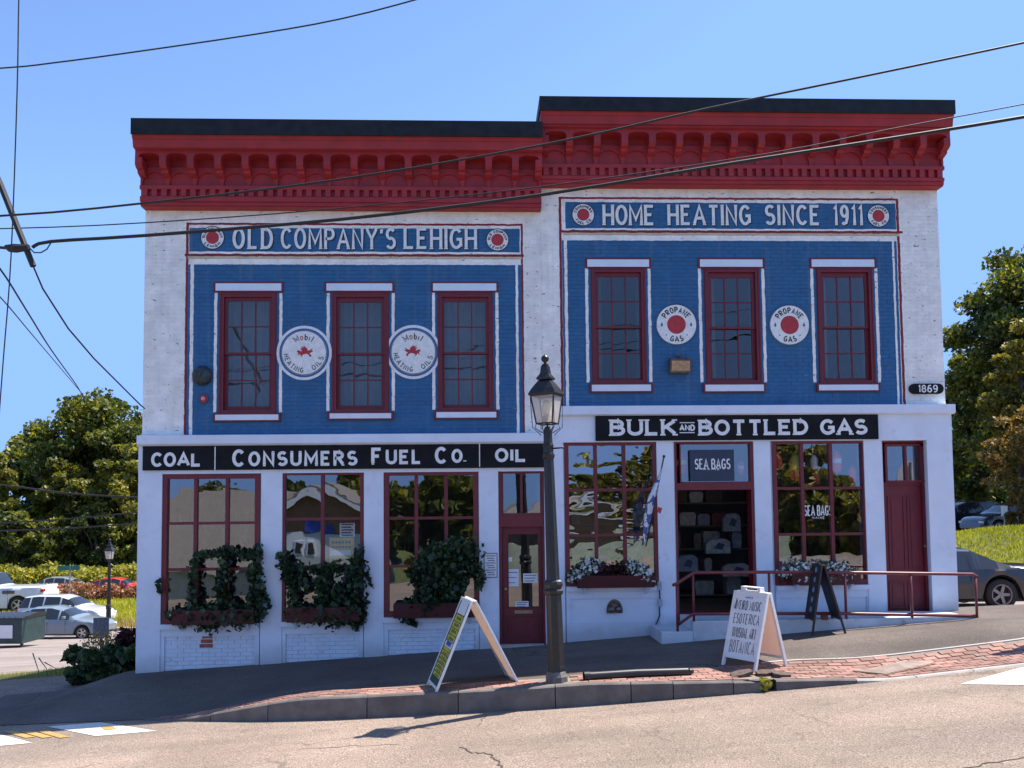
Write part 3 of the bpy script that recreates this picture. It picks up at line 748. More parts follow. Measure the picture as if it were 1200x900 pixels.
def sash_window(parent, spec, mat, cols=3, label=None):
    li, fr, si, gl_ = spec
    x0, x1, z0, z1 = FR(*fr, 0); g0, g1, h0, h1 = FR(*gl_, .05)
    mb = MB(); c = .075
    mb.box(x0, x0+c, -.02, .07, z0, z1); mb.box(x1-c, x1, -.02, .07, z0, z1); mb.box(x0+c, x1-c, -.02, .07, z1-c, z1); mb.box(x0+c, x1-c, -.02, .07, z0, z0+c*.6)
    mb.box(x0+.012, x0+.03, -.03, -.02, z0, z1-.0); mb.box(x1-.03, x1-.012, -.03, -.02, z0, z1); mb.box(x0+.03, x1-.03, -.03, -.02, z1-.03, z1-.012)
    win = put('window', mb, m_red, parent)
    zm = (h0+h1)/2+.0
    for (a, b, yy) in ((zm, h1, .03), (h0, zm, .065)):
        s = MB(); fx0, fx1 = x0+c, x1-c; lo = z0+c*.6 if a == h0 else a-.02; hi = z1-c if b == h1 else b+.02
        s.box(fx0, g0, yy, yy+.035, lo, hi); s.box(g1, fx1, yy, yy+.035, lo, hi)
        s.box(g0, g1, yy, yy+.035, b if b == h1 else b-.016, hi); s.box(g0, g1, yy, yy+.035, lo, a if a == h0 else a+.016)
        put('sash', s, m_red, win)
        aa = a if a == h0 else a+.016; bb = b if b == h1 else b-.016
        mu = MB(); w_ = (g1-g0)/cols; hh = (bb-aa)/2
        for k in range(1, cols): mu.box(g0+k*w_-.011, g0+k*w_+.011, yy+.004, yy+.03, aa, bb)
        for k in range(cols):
            mu.box(g0+k*w_+(.011 if k else 0), g0+(k+1)*w_-(.011 if k < cols-1 else 0), yy+.006, yy+.028, aa+hh-.010, aa+hh+.010)
        put('muntins', mu, m_red, win)
        for k in range(cols):
            for j in range(2):
                pn = MB(); tx = random.uniform(-.0015, .0015); tz = random.uniform(-.002, .002)
                X0, X1, Z0, Z1 = g0+k*w_, g0+(k+1)*w_, aa+j*hh, aa+(j+1)*hh
                pn.quad((X0, yy+.017+tx, Z0), (X1, yy+.017-tx, Z0), (X1, yy+.017-tx+tz, Z1), (X0, yy+.017+tx+tz, Z1))
                put('pane', pn, g_up, win)
    for r, nm in ((li, 'lintel'), (si, 'sill')):
        X0, X1, Z0, Z1 = FR(*r, -.03); mb = MB()
        mb.box(X0, X1, -.045 if nm == 'sill' else -.02, .06, Z0, Z1); l = put(nm, mb, m_red, win)
        mb = MB(); t_ = .03; mb.box(X0+t_+.005, X1-t_-.005, (-.052 if nm == 'sill' else -.027), -.01, Z0+t_*.75, Z1-t_*.95); put('white_face', mb, m_white, win)
    return (x0, x1, z0, z1)
def shop_window(parent, fr, cols, rows, mat=g_shop, fw=.085, y0=.0, bot=.085, mw=.028):
    """fr: outer frame in pixels; cols/rows: pixel positions of the bars"""
    x0, x1, z0, z1 = FR(*fr, y0); mb = MB()
    mb.box(x0, x0+fw, y0-.04, y0+.10, z0, z1); mb.box(x1-fw, x1, y0-.04, y0+.10, z0, z1)
    mb.box(x0+fw, x1-fw, y0-.04, y0+.10, z1-fw, z1); mb.box(x0+fw, x1-fw, y0-.055, y0+.10, z0, z0+bot)
    win = put('window', mb, m_red, parent)
    px, pm = (fr[0]+fr[2])/2, (fr[1]+fr[3])/2
    cx = [at(c, pm, y0).x for c in cols]; rz_ = [at(px, r, y0).z for r in rows]
    mu = MB(); gx = [x0+fw]+cx+[x1-fw]; gz = sorted([z0+bot]+rz_+[z1-fw])
    for c in cx: mu.box(c-mw, c+mw, y0-.02, y0+.05, gz[0], gz[-1])
    for r in gz[1:-1]:
        for a, b in zip(gx, gx[1:]): mu.box(a+(mw if a != gx[0] else 0), b-(mw if b != gx[-1] else 0), y0-.015, y0+.045, r-mw*.8, r+mw*.8)
    put('muntins', mu, m_red, win)
    for a, b in zip(gx, gx[1:]):
        for c, d in zip(gz, gz[1:]):
            t1, t2 = random.uniform(-.002, .002), random.uniform(-.002, .002); pn = MB()
            pn.quad((a, y0+.02+t1, c), (b, y0+.02-t1, c), (b, y0+.02-t1+t2, d), (a, y0+.02+t1+t2, d)); put('pane', pn, mat, win)
    return (x0, x1, z0, z1), gx, gz

# ------------------------------------------------------------------ left shop building
bl = root('shop_building', (XL, 0, P(XL)), 'left half of the blue and white brick shop, lower roofline, ivy filled windows', 'building')
br = root('shop_building', (XR, 0, P(XR)), 'right half of the blue and white brick shop, taller roofline, ramp and open doorway', 'building')
zbandL = at(400, 509, -.05).z; zL_up = at(400, 244, 0).z
zbandR = at(880, 476, -.05).z; zR_up = at(860, 217, 0).z
def upper(parent, x0, x1, zb, zt, specs, mat, prefer):
    ops = [FR(*s[1], 0) for s in specs]; mb = MB(); wall_open(mb, x0, x1, zb, zt, ops, 0.0, .3)
    wl = put('upper_wall', mb, mat, parent)
    bo = [FR(*r, 0) for s in specs for r in (s[0], s[1], s[2])]
    brickwork(x0, x1, zb, zt, bo, 0.0, .0045, mat, wl, 290, prefer)
    for s in specs: sash_window(parent, s, g_up)
upper(bl, XL, XS, zbandL-.05, zL_up, WL, p_left, lambda x, z: -x+.2*z)
upper(br, XS+.002, XR, zbandR-.05, zR_up, WR, p_right, lambda x, z: x*1.0+.2*z if x < 1 else 8-x)
topL = corn(XL, XS, 400, (142.5, 158.5), (158.5, 175), 202, 222, 232, 243, bl, 15, 42)
topR = corn(XS+.004, XR, 870, (117, 131), (131, 149.5), 176, 197, 208, 217, br, 15, 44, (.05, .0))
m_side = M('side_brick_wall', (.42, .20, .16), .8, var=.2, scale=4, bump=.4)
m_roof = M('flat_roof_felt', (.06, .06, .065), .9)
for par, x0, x1, zt, z0, walls in ((bl, XL, XS, topL, -1.4, 'L'), (br, XS+.002, XR, topR, -.8, 'R')):
    mb = MB()
    if walls == 'L': mb.box(x0, x0+.3, .301, DEP, z0, zt-.03)
    else: mb.box(x1-.3, x1, .301, DEP, z0, zt-.03)
    mb.box(x0+.3, x1-.3, DEP-.3, DEP, z0, zt-.03)
    put('side_wall', mb, m_side, par)
    mb = MB(); mb.box(x0+.3, x1-.3, .301, DEP-.3, zt-.25, zt-.05); mb.box(x0, x1, .0, .3, (zL_up if par is bl else zR_up)+.001, zt-.14); put('roof', mb, m_roof, par)
    mb = MB(); zf = at(500, 520, 0).z if par is bl else at(880, 490, 0).z
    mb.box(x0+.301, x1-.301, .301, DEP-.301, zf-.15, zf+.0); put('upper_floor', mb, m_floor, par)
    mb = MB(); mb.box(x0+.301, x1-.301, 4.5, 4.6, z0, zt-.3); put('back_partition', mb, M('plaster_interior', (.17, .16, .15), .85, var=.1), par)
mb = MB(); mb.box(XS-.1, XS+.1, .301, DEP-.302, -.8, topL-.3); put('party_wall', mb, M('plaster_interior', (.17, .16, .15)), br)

# lower walls ------------------------------------------------------
def lower(parent, x0, x1, ztop, zbot, ops, piers, yp=-.06):
    mb = MB(); wall_open(mb, x0, x1, zbot, ztop, ops, 0.0, .3, 0)
    w_ = put('lower_wall', mb, m_white, parent)
    for (a, b) in piers:
        mb = MB(); mb.box(a, b, yp, -.0, zbot, ztop); put('pier', mb, m_white, parent, bev=.004)
    return w_
LW = [(190, 555, 305, 730), (331, 553, 426, 727), (450, 551, 561, 722)]
DL = (585, 549, 638, 758)
FRl = [FR(*w_, 0) for w_ in LW]+[FR(*DL, 0)]
zbl = -1.3; pc = lambda px, py=640: at(px, py, -.06).x
lower(bl, XL, XS, zbandL-.05, zbl, FRl, [(XL-.03, pc(189)), (pc(305.5), pc(330.5)), (pc(426.5), pc(449.5)), (pc(561.5), pc(584.5))])
RW = [(662, 517, 771, 686), (906, 515, 1016, 685)]
DE = (792, 516, 886, 727); DR = (1037, 516, 1090, 722)
FRr = [FR(*w_, 0) for w_ in RW]+[FR(*DE, 0), FR(*DR, 0)]
lower(br, XS+.002, XR, zbandR-.05, -.8, FRr, [(pc(638.5), pc(661.5)), (pc(771.5), pc(791.5)), (pc(886), pc(905.5)), (pc(1016), pc(1036.5)), (pc(1090.5), XR+.06)])
# bulkhead panels: frame mouldings and painted bricks below each window
m_bulk = M('white_painted_brick', (.66, .73, .84), .5, var=.05, scale=4, bump=.25, bscale=30, dirt=(.45, .43, .40), dirtamt=.6)
def bulkhead(parent, xa, xb, zs, zb, brick=True):
    mb = MB(); mb.box(xa, xb, -.10, .0, zs-.085, zs-.005); mb.box(xa, xb, -.045, 0, zs-.21, zs-.087)
    for a, b in ((xa, xa+.07), (xb-.07, xb)): mb.box(a, b, -.04, 0, zb, zs-.212)
    put('window_ledge', mb, m_white, parent)
    return (xa+.07, xb-.07, zb+.1, zs-.21)
bk = put('bulkhead', MB().box(FRl[0][0], FRl[0][0]+.01, -.002, 0, FRl[0][2]-.3, FRl[0][2]-.29), m_white, bl)
for i, (w_, gz) in enumerate(zip(FRl[:3], (780, 775, 768))):
    xa, xb = w_[0]-.0, w_[1]+.0; zb_ = P((xa+xb)/2)
    q = bulkhead(bl, xa, xb, w_[2], zb_-.6)
    cutb = MB(); n = 0; H = .0665; z = q[3]-H
    while z > zb_-.25:
        x = q[0]-(.1 if n % 2 else 0)
        while x < q[1]:
            a, b = max(x+.004, q[0]), min(x+.199, q[1])
            if b-a > .02: cutb.box(a, b, -.012+random.uniform(-.003, .003), 0, z+.004, z+H-.004)
            x += .203
        z -= H; n += 1
    if i == 0: bkp = bl
    tag(put('brick_field', cutb, m_bulk, bl), kind='stuff')
for i, w_ in enumerate(FRr[:2]):
    q = bulkhead(br, w_[0], w_[1], w_[2], -.5)
    mb = MB(); mb.box(w_[0]+.07, w_[1]-.07, -.03, 0, -.3, w_[2]-.62); mb.box(w_[0]+.07, w_[1]-.07, -.016, 0, w_[2]-.618, w_[2]-.212)
    put('bulkhead_panel', mb, m_white, br)
mb = MB(); x0, x1, z0, z1 = FR(234, 742, 250, 759, -.016); random.seed(3)
for k in range(3): mb.box(x0+.02*k, x1-.03*random.random(), -.0185, -.01, z0+k*.075, z0+k*.075+.06)
put('bare_brick_patch', mb, M('bare_red_brick', (.34, .10, .07), .9, var=.3, scale=20), bl)
# ledges / bands above the signs
mb = MB(); za, zb_ = at(400, 509, -.13).z, at(400, 521, -.13).z
mb.prism([(-.15, za), (-.15, zb_+.03), (-.11, zb_), (0.0, zb_), (0, za+.02)], XL-.03, at(637, 500, -.1).x, 'x'); put('ledge', mb, m_white, bl)
mb = MB(); za, zb_ = at(880, 475, -.13).z, at(880, 486, -.13).z
mb.prism([(-.16, za), (-.16, zb_+.02), (-.12, zb_), (0.0, zb_), (0, za+.02)], XS+.05, XR+.085, 'x'); put('ledge', mb, m_white, br)
mb = MB(); z0, z1 = at(400, 552, 0).z, at(400, 521, 0).z
mb.box(XL-.03, at(638, 530, -.06).x, -.065, -.001, z0-.03, z1+.02); put('fascia_board', mb, m_white, bl)
mb = MB(); z0, z1 = at(880, 516, 0).z, at(880, 486, 0).z
mb.box(at(638.5, 500, -.06).x, XR+.06, -.065, -.001, z0-.02, z1+.01); put('fascia_board', mb, m_white, br)

# windows of the shop fronts
W1, gx1, gz1 = shop_window(bl, LW[0], [229, 266], [613, 667])
W2, gx2, gz2 = shop_window(bl, LW[1], [378], [608, 664], fw=.05)
W3, gx3, gz3 = shop_window(bl, LW[2], [488, 523], [607, 663])
W4, gx4, gz4 = shop_window(br, RW[0], [698.5, 732], [574, 627], g_wavy, fw=.07)
W5, gx5, gz5 = shop_window(br, RW[1], [941, 975], [572, 626], g_shop, fw=.07)

# left door
def door_leaf(parent, box, y0, glass, panels, label=None, handle=None, name='door', slot=False):
    x0, x1, z0, z1 = FR(*box, y0); mb = MB()
    if glass:
        g = FR(*glass, y0); wall_open(mb, x0, x1, z0, z1, [g], y0, .045)
    else: mb.box(x0, x1, y0, y0+.045, z0, z1)
    d = put(name, mb, m_red, parent)
    if glass:
        mb = MB(); mb.quad((g[0], y0+.02, g[2]), (g[1], y0+.02, g[2]), (g[1], y0+.02, g[3]), (g[0], y0+.02, g[3])); put('pane', mb, g_shop, d)
        mb = MB(); e = .014
        mb.box(g[0]-e, g[0], y0-.012, y0, g[2]-e, g[3]+e); mb.box(g[1], g[1]+e, y0-.012, y0, g[2]-e, g[3]+e); mb.box(g[0], g[1], y0-.012, y0, g[3], g[3]+e); mb.box(g[0], g[1], y0-.012, y0, g[2]-e, g[2]); put('glazing_bead', mb, m_red, d)
    for p in panels:
        a, b, c, e_ = FR(*p, y0); mb = MB(); t_ = .022
        mb.box(a, a+t_, y0-.014, y0, c, e_); mb.box(b-t_, b, y0-.014, y0, c, e_); mb.box(a+t_, b-t_, y0-.014, y0, e_-t_, e_); mb.box(a+t_, b-t_, y0-.014, y0, c, c+t_)
        mb.box(a+.06, b-.06, y0-.009, y0, c+.06, e_-.06)
        put('door_panel', mb, m_red, d)
    return d
def transom(parent, box, y0, bars):
    return shop_window(parent, box, bars, [], fw=.04, bot=.04, y0=y0, mw=.02)
x0, x1, z0, z1 = FR(*DL, 0); mb = MB()
mb.box(x0, x0+.045, -.03, .12, z0-.3, z1); mb.box(x1-.03, x1, -.03, .12, z0-.3, z1); mb.box(x0+.045, x1-.03, -.03, .12, z1-.04, z1)
b1, b0_ = at(612, 604, 0).z, at(612, 617, 0).z; mb.box(x0+.045, x1-.03, -.035, .12, b0_, b1); mb.box(x0+.045, x1-.03, -.0, .3, z0-.3, z0+.0)
df = put('door_frame', mb, m_red, bl)
transom(bl, (587, 552, 636, 604), .03, [611])
dl = door_leaf(bl, (589, 617, 636, 756), .08, (596, 626, 631, 711), [(596, 721, 631, 750)])
mb = MB(); a, b, c, d_ = FR(603, 715, 624, 719, .07); mb.box(a, b, .062, .0795, c, d_); put('letter_slot', mb, M('tarnished_brass', (.30, .24, .15), .4, .6), dl)
mb = MB(); q = at(592.5, 690, .07); mb.tube([(q.x, .075, q.z), (q.x, .02, q.z)], .012, 8); mb.lathe([(0.001, .0), (.022, .004), (.03, .018), (.022, .034), (.001, .038)], 12, (q.x, -.012, q.z), 'y'); put('handle', mb, M('tarnished_brass', (.3, .24, .15), .4, .6), dl)
mb = MB(); a, b, c, d_ = FR(586, 755.5, 638, 760, -.1); mb.box(a, b, -.12, .0, d_-.16, d_); put('doorstep', mb, m_conc, bl)
# papers on the left door
m_paper = M('paper', (.72, .74, .78), .7, var=.03); m_ink = M('ink', (.06, .07, .12), .7)
def notice(parent, box, y, lines, name='paper_notice', mat=None, ink=None, top=False, border=None, jit=0):
    x0, x1, z0, z1 = FR(*box, y); mb = MB(); mb.box(x0, x1, y-.003, y, z0, z1); o = put(name, mb, mat or m_paper, parent)
    if border:
        mb = MB(); e = .012
        for (a, b, c, d) in ((x0, x0+e, z0, z1), (x1-e, x1, z0, z1), (x0+e, x1-e, z1-e, z1), (x0+e, x1-e, z0, z0+e)): mb.box(a, b, y-.006, y-.003, c, d)
        put('border', mb, border, o)
    h = (z1-z0)/(len(lines)+.6); mb = MB()
    for k, s in enumerate(lines):
        if s: text(mb, s, x0+.03, x1-.03, z1-h*(k+1.0)+h*.05, z1-h*(k+.3)-.0, wallplace(y-.0035), h*.09, jit=jit)
    if mb.v: put('lettering', mb, ink or m_ink, o, fixn=False)
    return o
# ------------------------------------------------------------------ painted lettering straight on the brick
def tput(name, s, box, y, parent, sw, mat=m_letter, **k):
    x0, x1, z0, z1 = FR(*box, y); mb = MB(); text(mb, s, x0, x1, z0, z1, wallplace(y), sw, **k); return put(name, mb, mat, parent, fixn=False)
YT = -.0125
def shadowed(parent, words, y):
    for s, box, sw, kw in words:
        mb = MB(); mb2 = MB(); x0, x1, z0, z1 = FR(*box, y)
        text(mb, s, x0, x1, z0, z1, wallplace(y-.003), sw, **kw)
        text(mb2, s, x0+.018, x1+.018, z0-.016, z1-.016, wallplace(y), sw, **kw)
        o = put('lettering', mb, m_letter, parent, fixn=False); put('lettering_shade', mb2, m_blackl, o, fixn=False)
shadowed(bl, [("OLD", (272.5, 267, 320, 292), .052, dict(serif=.035, gap=.42)), ("COMPANY'S", (329, 267, 464, 292), .047, dict(serif=.028, gap=.36)), ("LEHIGH", (473, 267, 559, 292), .050, dict(serif=.032, gap=.34))], YT)
shadowed(br, [("HOME", (706, 240, 767, 264), .052, dict(serif=.03, gap=.3)), ("HEATING", (782, 240, 880, 264), .052, dict(serif=.028, gap=.34)), ("SINCE", (896, 240, 961, 264), .052, dict(serif=.026, gap=.36)), ("1911", (976, 240, 1011, 264), .052, dict(serif=.026, gap=.46))], YT)
def roundel(parent, px, py, rpx, y, top, bot, ring=True):
    c = at(px, py, y); r = rpx/70.0
    mb = MB(); disc(mb, c.x, c.z, 0, r, y, 36); o = put('painted_roundel', mb, m_letter, parent, fixn=False)
    mb = MB(); disc(mb, c.x, c.z, 0, r*.56, y-.001, 30); put('red_centre', mb, m_redl, o, fixn=False)
    mb = MB(); disc(mb, c.x, c.z, r*.97, r*1.04, y-.001, 36)
    ctext(mb, top, c.x, c.z, r*.77, r*.26, 90, 150 if len(top) < 10 else 185, wallplace(y-.002), .012)
    ctext(mb, bot, c.x, c.z, r*.77, r*.26, -90, 110, wallplace(y-.002), .012, bottom=True)
    put('lettering', mb, m_blackl, o, fixn=False)
roundel(bl, 249, 278.5, 13.5, YT, 'OLD COMPANY', 'LEHIGH'); roundel(bl, 583, 281, 13.2, YT, 'OLD COMPANY', 'LEHIGH')
roundel(br, 683.5, 251.5, 13.3, YT, 'CONSUMERS', 'FUEL CO'); roundel(br, 1029.5, 253, 13.5, YT, 'CONSUMERS', 'FUEL CO')

# round signs (each a disc screwed to the wall)
def flying_horse(mb, cx, cz, s, flip, y):
    pts = [(-1.0, .1), (-.86, .32), (-.7, .38), (-.5, .22), (-.25, .25), (-.55, .62), (-.2, .55), (-.45, .9), (0, .72), (-.1, 1.0), (.38, .62), (.5, .3), (.8, .38), (1.15, .62), (1.0, .3), (1.25, .2), (.9, .05), (.72, -.1),
           (1.0, -.35), (.82, -.6), (.6, -.25), (.35, -.12), (.0, -.18), (-.3, -.35), (-.15, -.6), (-.45, -.4), (-.5, -.15), (-.85, -.4), (-.75, -.05), (-.8, .05)]
    f = -1 if flip else 1
    mb.add([(cx+f*x*s, y, cz+(z-.1)*s) for x, z in pts], [tuple(range(len(pts)))])
def round_sign(px, py, rpx, label, kind, flip=False, tilt=0):
    y = -.012; c = at(px, py, y); r = rpx/70.0
    t = root('round_sign', (c.x, y, c.z), label, 'sign', 'round painted signs between the upper windows')
    mb = MB(); mb.lathe([(r, -.0), (r, .014)], 44, (c.x, y-.014, c.z), 'y')
    put('panel', mb, m_letter, t, bev=.002); yy = y-.015
    if kind == 'mobil':
        mb = MB(); disc(mb, c.x, c.z, r*.965, r*.99, yy-.001, 44)
        ctext(mb, 'HEATING', c.x, c.z, r*.78, r*.23, 226, 84, wallplace(yy-.001), .012, bottom=True)
        ctext(mb, 'OILS', c.x, c.z, r*.78, r*.23, 322, 50, wallplace(yy-.001), .012, bottom=True)
        put('lettering', mb, m_blackl, t, fixn=False)
        m1, m2 = MB(), MB()
        for ch, a, mm in (('M', 119, m1), ('o', 99, m2), ('b', 82, m1), ('i', 69, m1), ('l', 58, m1)):
            ctext(mm, ch, c.x, c.z, r*.70, r*.30, a, (18 if ch == 'M' else 12 if ch in 'ob' else 3.4), wallplace(yy-.001), .015)
        put('word', m1, m_blackl, t, fixn=False); put('red_letter', m2, m_redl, t, fixn=False)
        mb = MB(); flying_horse(mb, c.x, c.z+.01, r*.33, flip, yy-.002); put('winged_horse', mb, m_redl, t, fixn=False)
    else:
        mb = MB(); disc(mb, c.x, c.z, 0, r*.46, yy, 36); put('red_centre', mb, m_redl, t, fixn=False)
        mb = MB(); disc(mb, c.x, c.z, r*.975, r*1.0, yy-.001, 44)
        ctext(mb, 'PROPANE', c.x, c.z, r*.72, r*.30, 90, 118, wallplace(yy-.001), .018)
        ctext(mb, 'GAS', c.x, c.z, r*.72, r*.30, -90, 50, wallplace(yy-.001), .018, bottom=True)
        for a in (-45, 225):
            disc(mb, c.x+r*.72*cos(radians(a)), c.z+r*.72*sin(radians(a)), 0, .012, yy-.001, 8)
        put('lettering', mb, m_blackl, t, fixn=False)
        mb = MB()
        for s in (-1, 1):
            X, Z = c.x+s*r*.72, c.z-.01
            mb.add([(X-.022, yy-.001, Z), (X, yy-.001, Z-.03), (X+.022, yy-.001, Z), (X, yy-.001, Z+.06)], [(0, 1, 2, 3)])
        put('flame_mark', mb, m_bluel, t, fixn=False)
    return t
for px, py, lab, fl in ((356.5, 413.5, 'round heating oil sign with a red winged horse, left of the two', False), (484.5, 412.5, 'round heating oil sign with a red winged horse, right of the two', True)):
    c = at(px, py, YT); mb = MB(); r0 = 31.3/70
    disc(mb, c.x, c.z, 29.0/70, 32.2/70, YT, 48); put('painted_ring', mb, m_letter, bl, fixn=False)
    mb = MB(); disc(mb, c.x, c.z, 0, 29.0/70, YT-.0005, 48); put('blue_ring', mb, M('blue_ring', (.03, .12, .33), .6), bl, fixn=False)
    round_sign(px, py, 26.6, lab, 'mobil', fl)
round_sign(792.5, 380.5, 24.5, 'round white propane sign with red centre, the one above the wall floodlight', 'p')
round_sign(925, 381, 24.3, 'round white propane sign with red centre, nearest the right end window', 'p')

# sign boards
def board(name, box, y0, th, label, mat=m_sign, grp=None):
    x0, x1, z0, z1 = FR(*box, y0); t = root(name, ((x0+x1)/2, y0, z0), label, 'sign', grp)
    mb = MB(); mb.box(x0, x1, y0, y0+th, z0, z1); put('panel', mb, mat, t, bev=.004); return t, (x0, x1, z0, z1)
t, q = board('sign_board', (167, 521.5, 638, 549.5), -.11, .044, 'long black board over the left shop windows with white coal and oil lettering')
yy = -.111
def L_(s, box, sw, **k): tput('lettering', s, box, yy, t, sw, **k)
L_('COAL', (177, 530, 236, 547), .05, gap=.28)
L_('C', (272, 526.5, 287, 547), .055); L_('ONSUMERS', (291, 528.5, 419, 546), .050, gap=.42, serif=.022)
L_('F', (435, 524.5, 448, 544.5), .055, serif=.02); L_('UEL', (452, 527, 494, 544), .050, gap=.4, serif=.022)
L_('C', (509.5, 523.5, 524, 543.5), .055); L_('O.', (529, 526, 547, 542.5), .050, gap=.3)
L_('OIL', (580, 525, 617, 541.5), .052, gap=.32)
for x, a, b in ((252, 523.5, 551), (562, 519.5, 547)):
    X = at(x, 535, yy).x; mb = MB(); mb.box(X-.008, X+.008, -.1125, -.111, at(x, b, yy).z, at(x, a, yy).z); put('divider', mb, m_letter, t)
t, q = board('sign_board', (698, 486.5, 1029.5, 515.5), -.11, .044, 'black board above the ramp with white bulk and bottled gas lettering')
L_('BULK', (714.5, 491.5, 793, 510.5), .058, gap=.28, serif=.045)
L_('BOTTLED', (818.5, 491.5, 947, 510), .058, gap=.28, serif=.042); L_('GAS', (961, 491, 1016.5, 509.5), .058, gap=.28, serif=.04)
L_('AND', (796, 497.5, 814.5, 505), .026, gap=.3)
for z in (495.3, 507): mb = MB(); a = FR(796.5, z-.5, 814, z+.5, yy); mb.box(a[0], a[1], -.1125, -.111, a[2], a[3]); put('divider', mb, m_letter, t)
t, q = board('sign_board', (808.5, 527, 860.5, 563.5), -.03, .03, 'small navy shop sign hanging in the transom over the open doorway', M('navy_sign', (.02, .035, .07), .5))
yy = -.031; L_('SEA BAGS', (814, 537.5, 856, 550), .022, gap=.34, space=.1); L_('MAINE', (824, 548.5, 843, 551), .008, gap=.7)
mb = MB(); a = FR(1066, 449.5, 1106, 461.5, -.05); n = 10; r = (a[3]-a[2])/2
poly = [(a[0]+r-r*sin(pi*i/n), a[2]+r+r*cos(pi*i/n)) for i in range(n+1)]+[(a[1]-r+r*sin(pi*i/n), a[2]+r-r*cos(pi*i/n)) for i in range(n+1)]
t = root('date_plaque', (a[0]/2+a[1]/2, -.03, a[2]), 'small rounded black plaque reading 1869 at the right corner', 'plaque')
mb.prism(poly, -.05, -.012, 'y'); put('panel', mb, m_sign, t); yy = -.051; L_('1869', (1076, 450.8, 1099, 460), .022, gap=.32)

# ------------------------------------------------------------------ small things fixed to the wall
c = at(236.5, 440, -.05); t = root('alarm_bell', (c.x, 0, c.z), 'dark round alarm bell on the blue wall left of the first window', 'bell')
mb = MB(); r = .165; mb.lathe([(r*.2, 0), (r, .01), (r, .03), (r*.92, .07), (r*.6, .11), (.02, .125)], 26, (c.x, -.005, c.z), 'y'); mb.v = [(x, -y-.01, z) for x, y, z in mb.v]
m_bell = M('weathered_green_metal', (.035, .05, .055), .5, .3, var=.4, scale=12); put('gong', mb, m_bell, t, True)
mb = MB(); mb.lathe([(.001, 0), (.022, .0), (.022, .018), (.001, .02)], 10, (c.x, -.155, c.z), 'y'); put('boss', mb, m_bell, t)
c = at(238, 467, -.05); t = root('alarm_light', (c.x, 0, c.z), 'small red glass alarm light under the round bell', 'lamp')
mb = MB(); mb.lathe([(.001, 0), (.075, .0), (.07, .02), (.05, .025), (.001, .026)], 18, (c.x, -.038, c.z), 'y'); put('base_ring', mb, M('dull_red_metal', (.25, .03, .05), .5), t)
mb = MB(); mb.lathe([(.001, 0), (.025, .006), (.036, .03), (.036, .05)], 14, (c.x, -.085, c.z), 'y'); put('lens', mb, M('red_lens', (.75, .35, .38), .2), t, True)
x0, x1, z0, z1 = FR(785, 420, 809, 437, -.12); t = root('floodlight', ((x0+x1)/2, 0, z0), 'rusty box floodlight on the blue wall under a propane sign', 'lamp')
m_rust = M('rusty_lamp_metal', (.14, .10, .075), .6, .3, var=.4, scale=15, dirt=(.25, .13, .06), dirtamt=.7)
mb = MB(); mb.prism([(-.02, z1), (-.15, z1), (-.18, z1-.03), (-.14, z0), (-.03, z0)], x0, x1, 'x'); put('housing', mb, m_rust, t, bev=.006)
mb = MB(); mb.prism([(-.178, z1-.05), (-.186, z1-.05), (-.152, z0+.03), (-.144, z0+.03)], x0+.02, x1-.02, 'x'); put('lens', mb, M('amber_lens', (.42, .27, .16), .25, var=.2, scale=20), t)
mb = MB(); xm = (x0+x1)/2; mb.tube([(xm, -.08, z1), (xm, -.08, z1+.06), (xm, 0, z1+.07)], .012, 8); mb.box(xm-.03, xm+.03, -.02, .0, z1+.04, z1+.1); put('bracket', mb, m_rust, t)
# two-port fire connection on the bulkhead
c = at(720.5, 711, -.07); t = root('fire_hose_connection', (c.x, -.03, c.z-.1), 'arched tarnished fire hose connection on the white bulkhead', 'hose connection')
m_brs = M('tarnished_metal', (.14, .12, .11), .4, .6, var=.3, scale=20)
mb = MB(); po = [(c.x+.135*cos(pi*i/12), c.z-.07+.19*sin(pi*i/12)) for i in range(13)]; mb.prism([(c.x-.135, c.z-.11)]+po[::-1]+[(c.x+.135, c.z-.11)], -.045, -.031, 'y'); put('back_plate', mb, m_brs, t)
for s in (-1, 1):
    mb = MB(); mb.lathe([(.001, 0), (.05, 0), (.055, .02), (.04, .03), (.04, .07)], 14, (c.x+s*.062, -.115, c.z-.045), 'y'); put('port', mb, m_brs, t, True)
mb = MB(); mb.tube([(c.x-.1, -.06, c.z+.0), (c.x-.05, -.07, c.z+.07), (c.x, -.075, c.z+.09), (c.x+.05, -.07, c.z+.07), (c.x+.1, -.06, c.z)], .014, 8); put('hoop', mb, m_brs, t, True)
# conduit box and pipe at the step
a, b = at(772.5, 695, -.1), at(773.5, 740, -.1); t = root('meter_conduit', (a.x, -.06, b.z), 'small grey junction box and bent conduit beside the ramp step', 'conduit')
mb = MB(); mb.box(a.x-.03, a.x+.04, -.12, -.061, at(0, 702, -.1).z, at(0, 692, -.1).z); mb.box(a.x-.02, a.x+.045, -.12, -.061, at(0, 722, -.1).z, at(0, 713, -.1).z); put('junction_box', mb, M('grey_box', (.33, .36, .42), .5), t, bev=.003)
mb = MB(); mb.tube([(a.x+.01, -.09, at(0, 702, -.1).z), (a.x+.012, -.09, at(0, 713, -.1).z)], .012, 8); mb.tube([(a.x+.0, -.09, at(0, 722, -.1).z), (a.x+.0, -.09, at(0, 733, -.1).z), (a.x-.05, -.1, at(0, 742, -.1).z), (a.x-.13, -.1, at(0, 748, -.1).z)], .014, 8); put('pipe', mb, M('dark_conduit', (.05, .06, .08), .5), t, True)
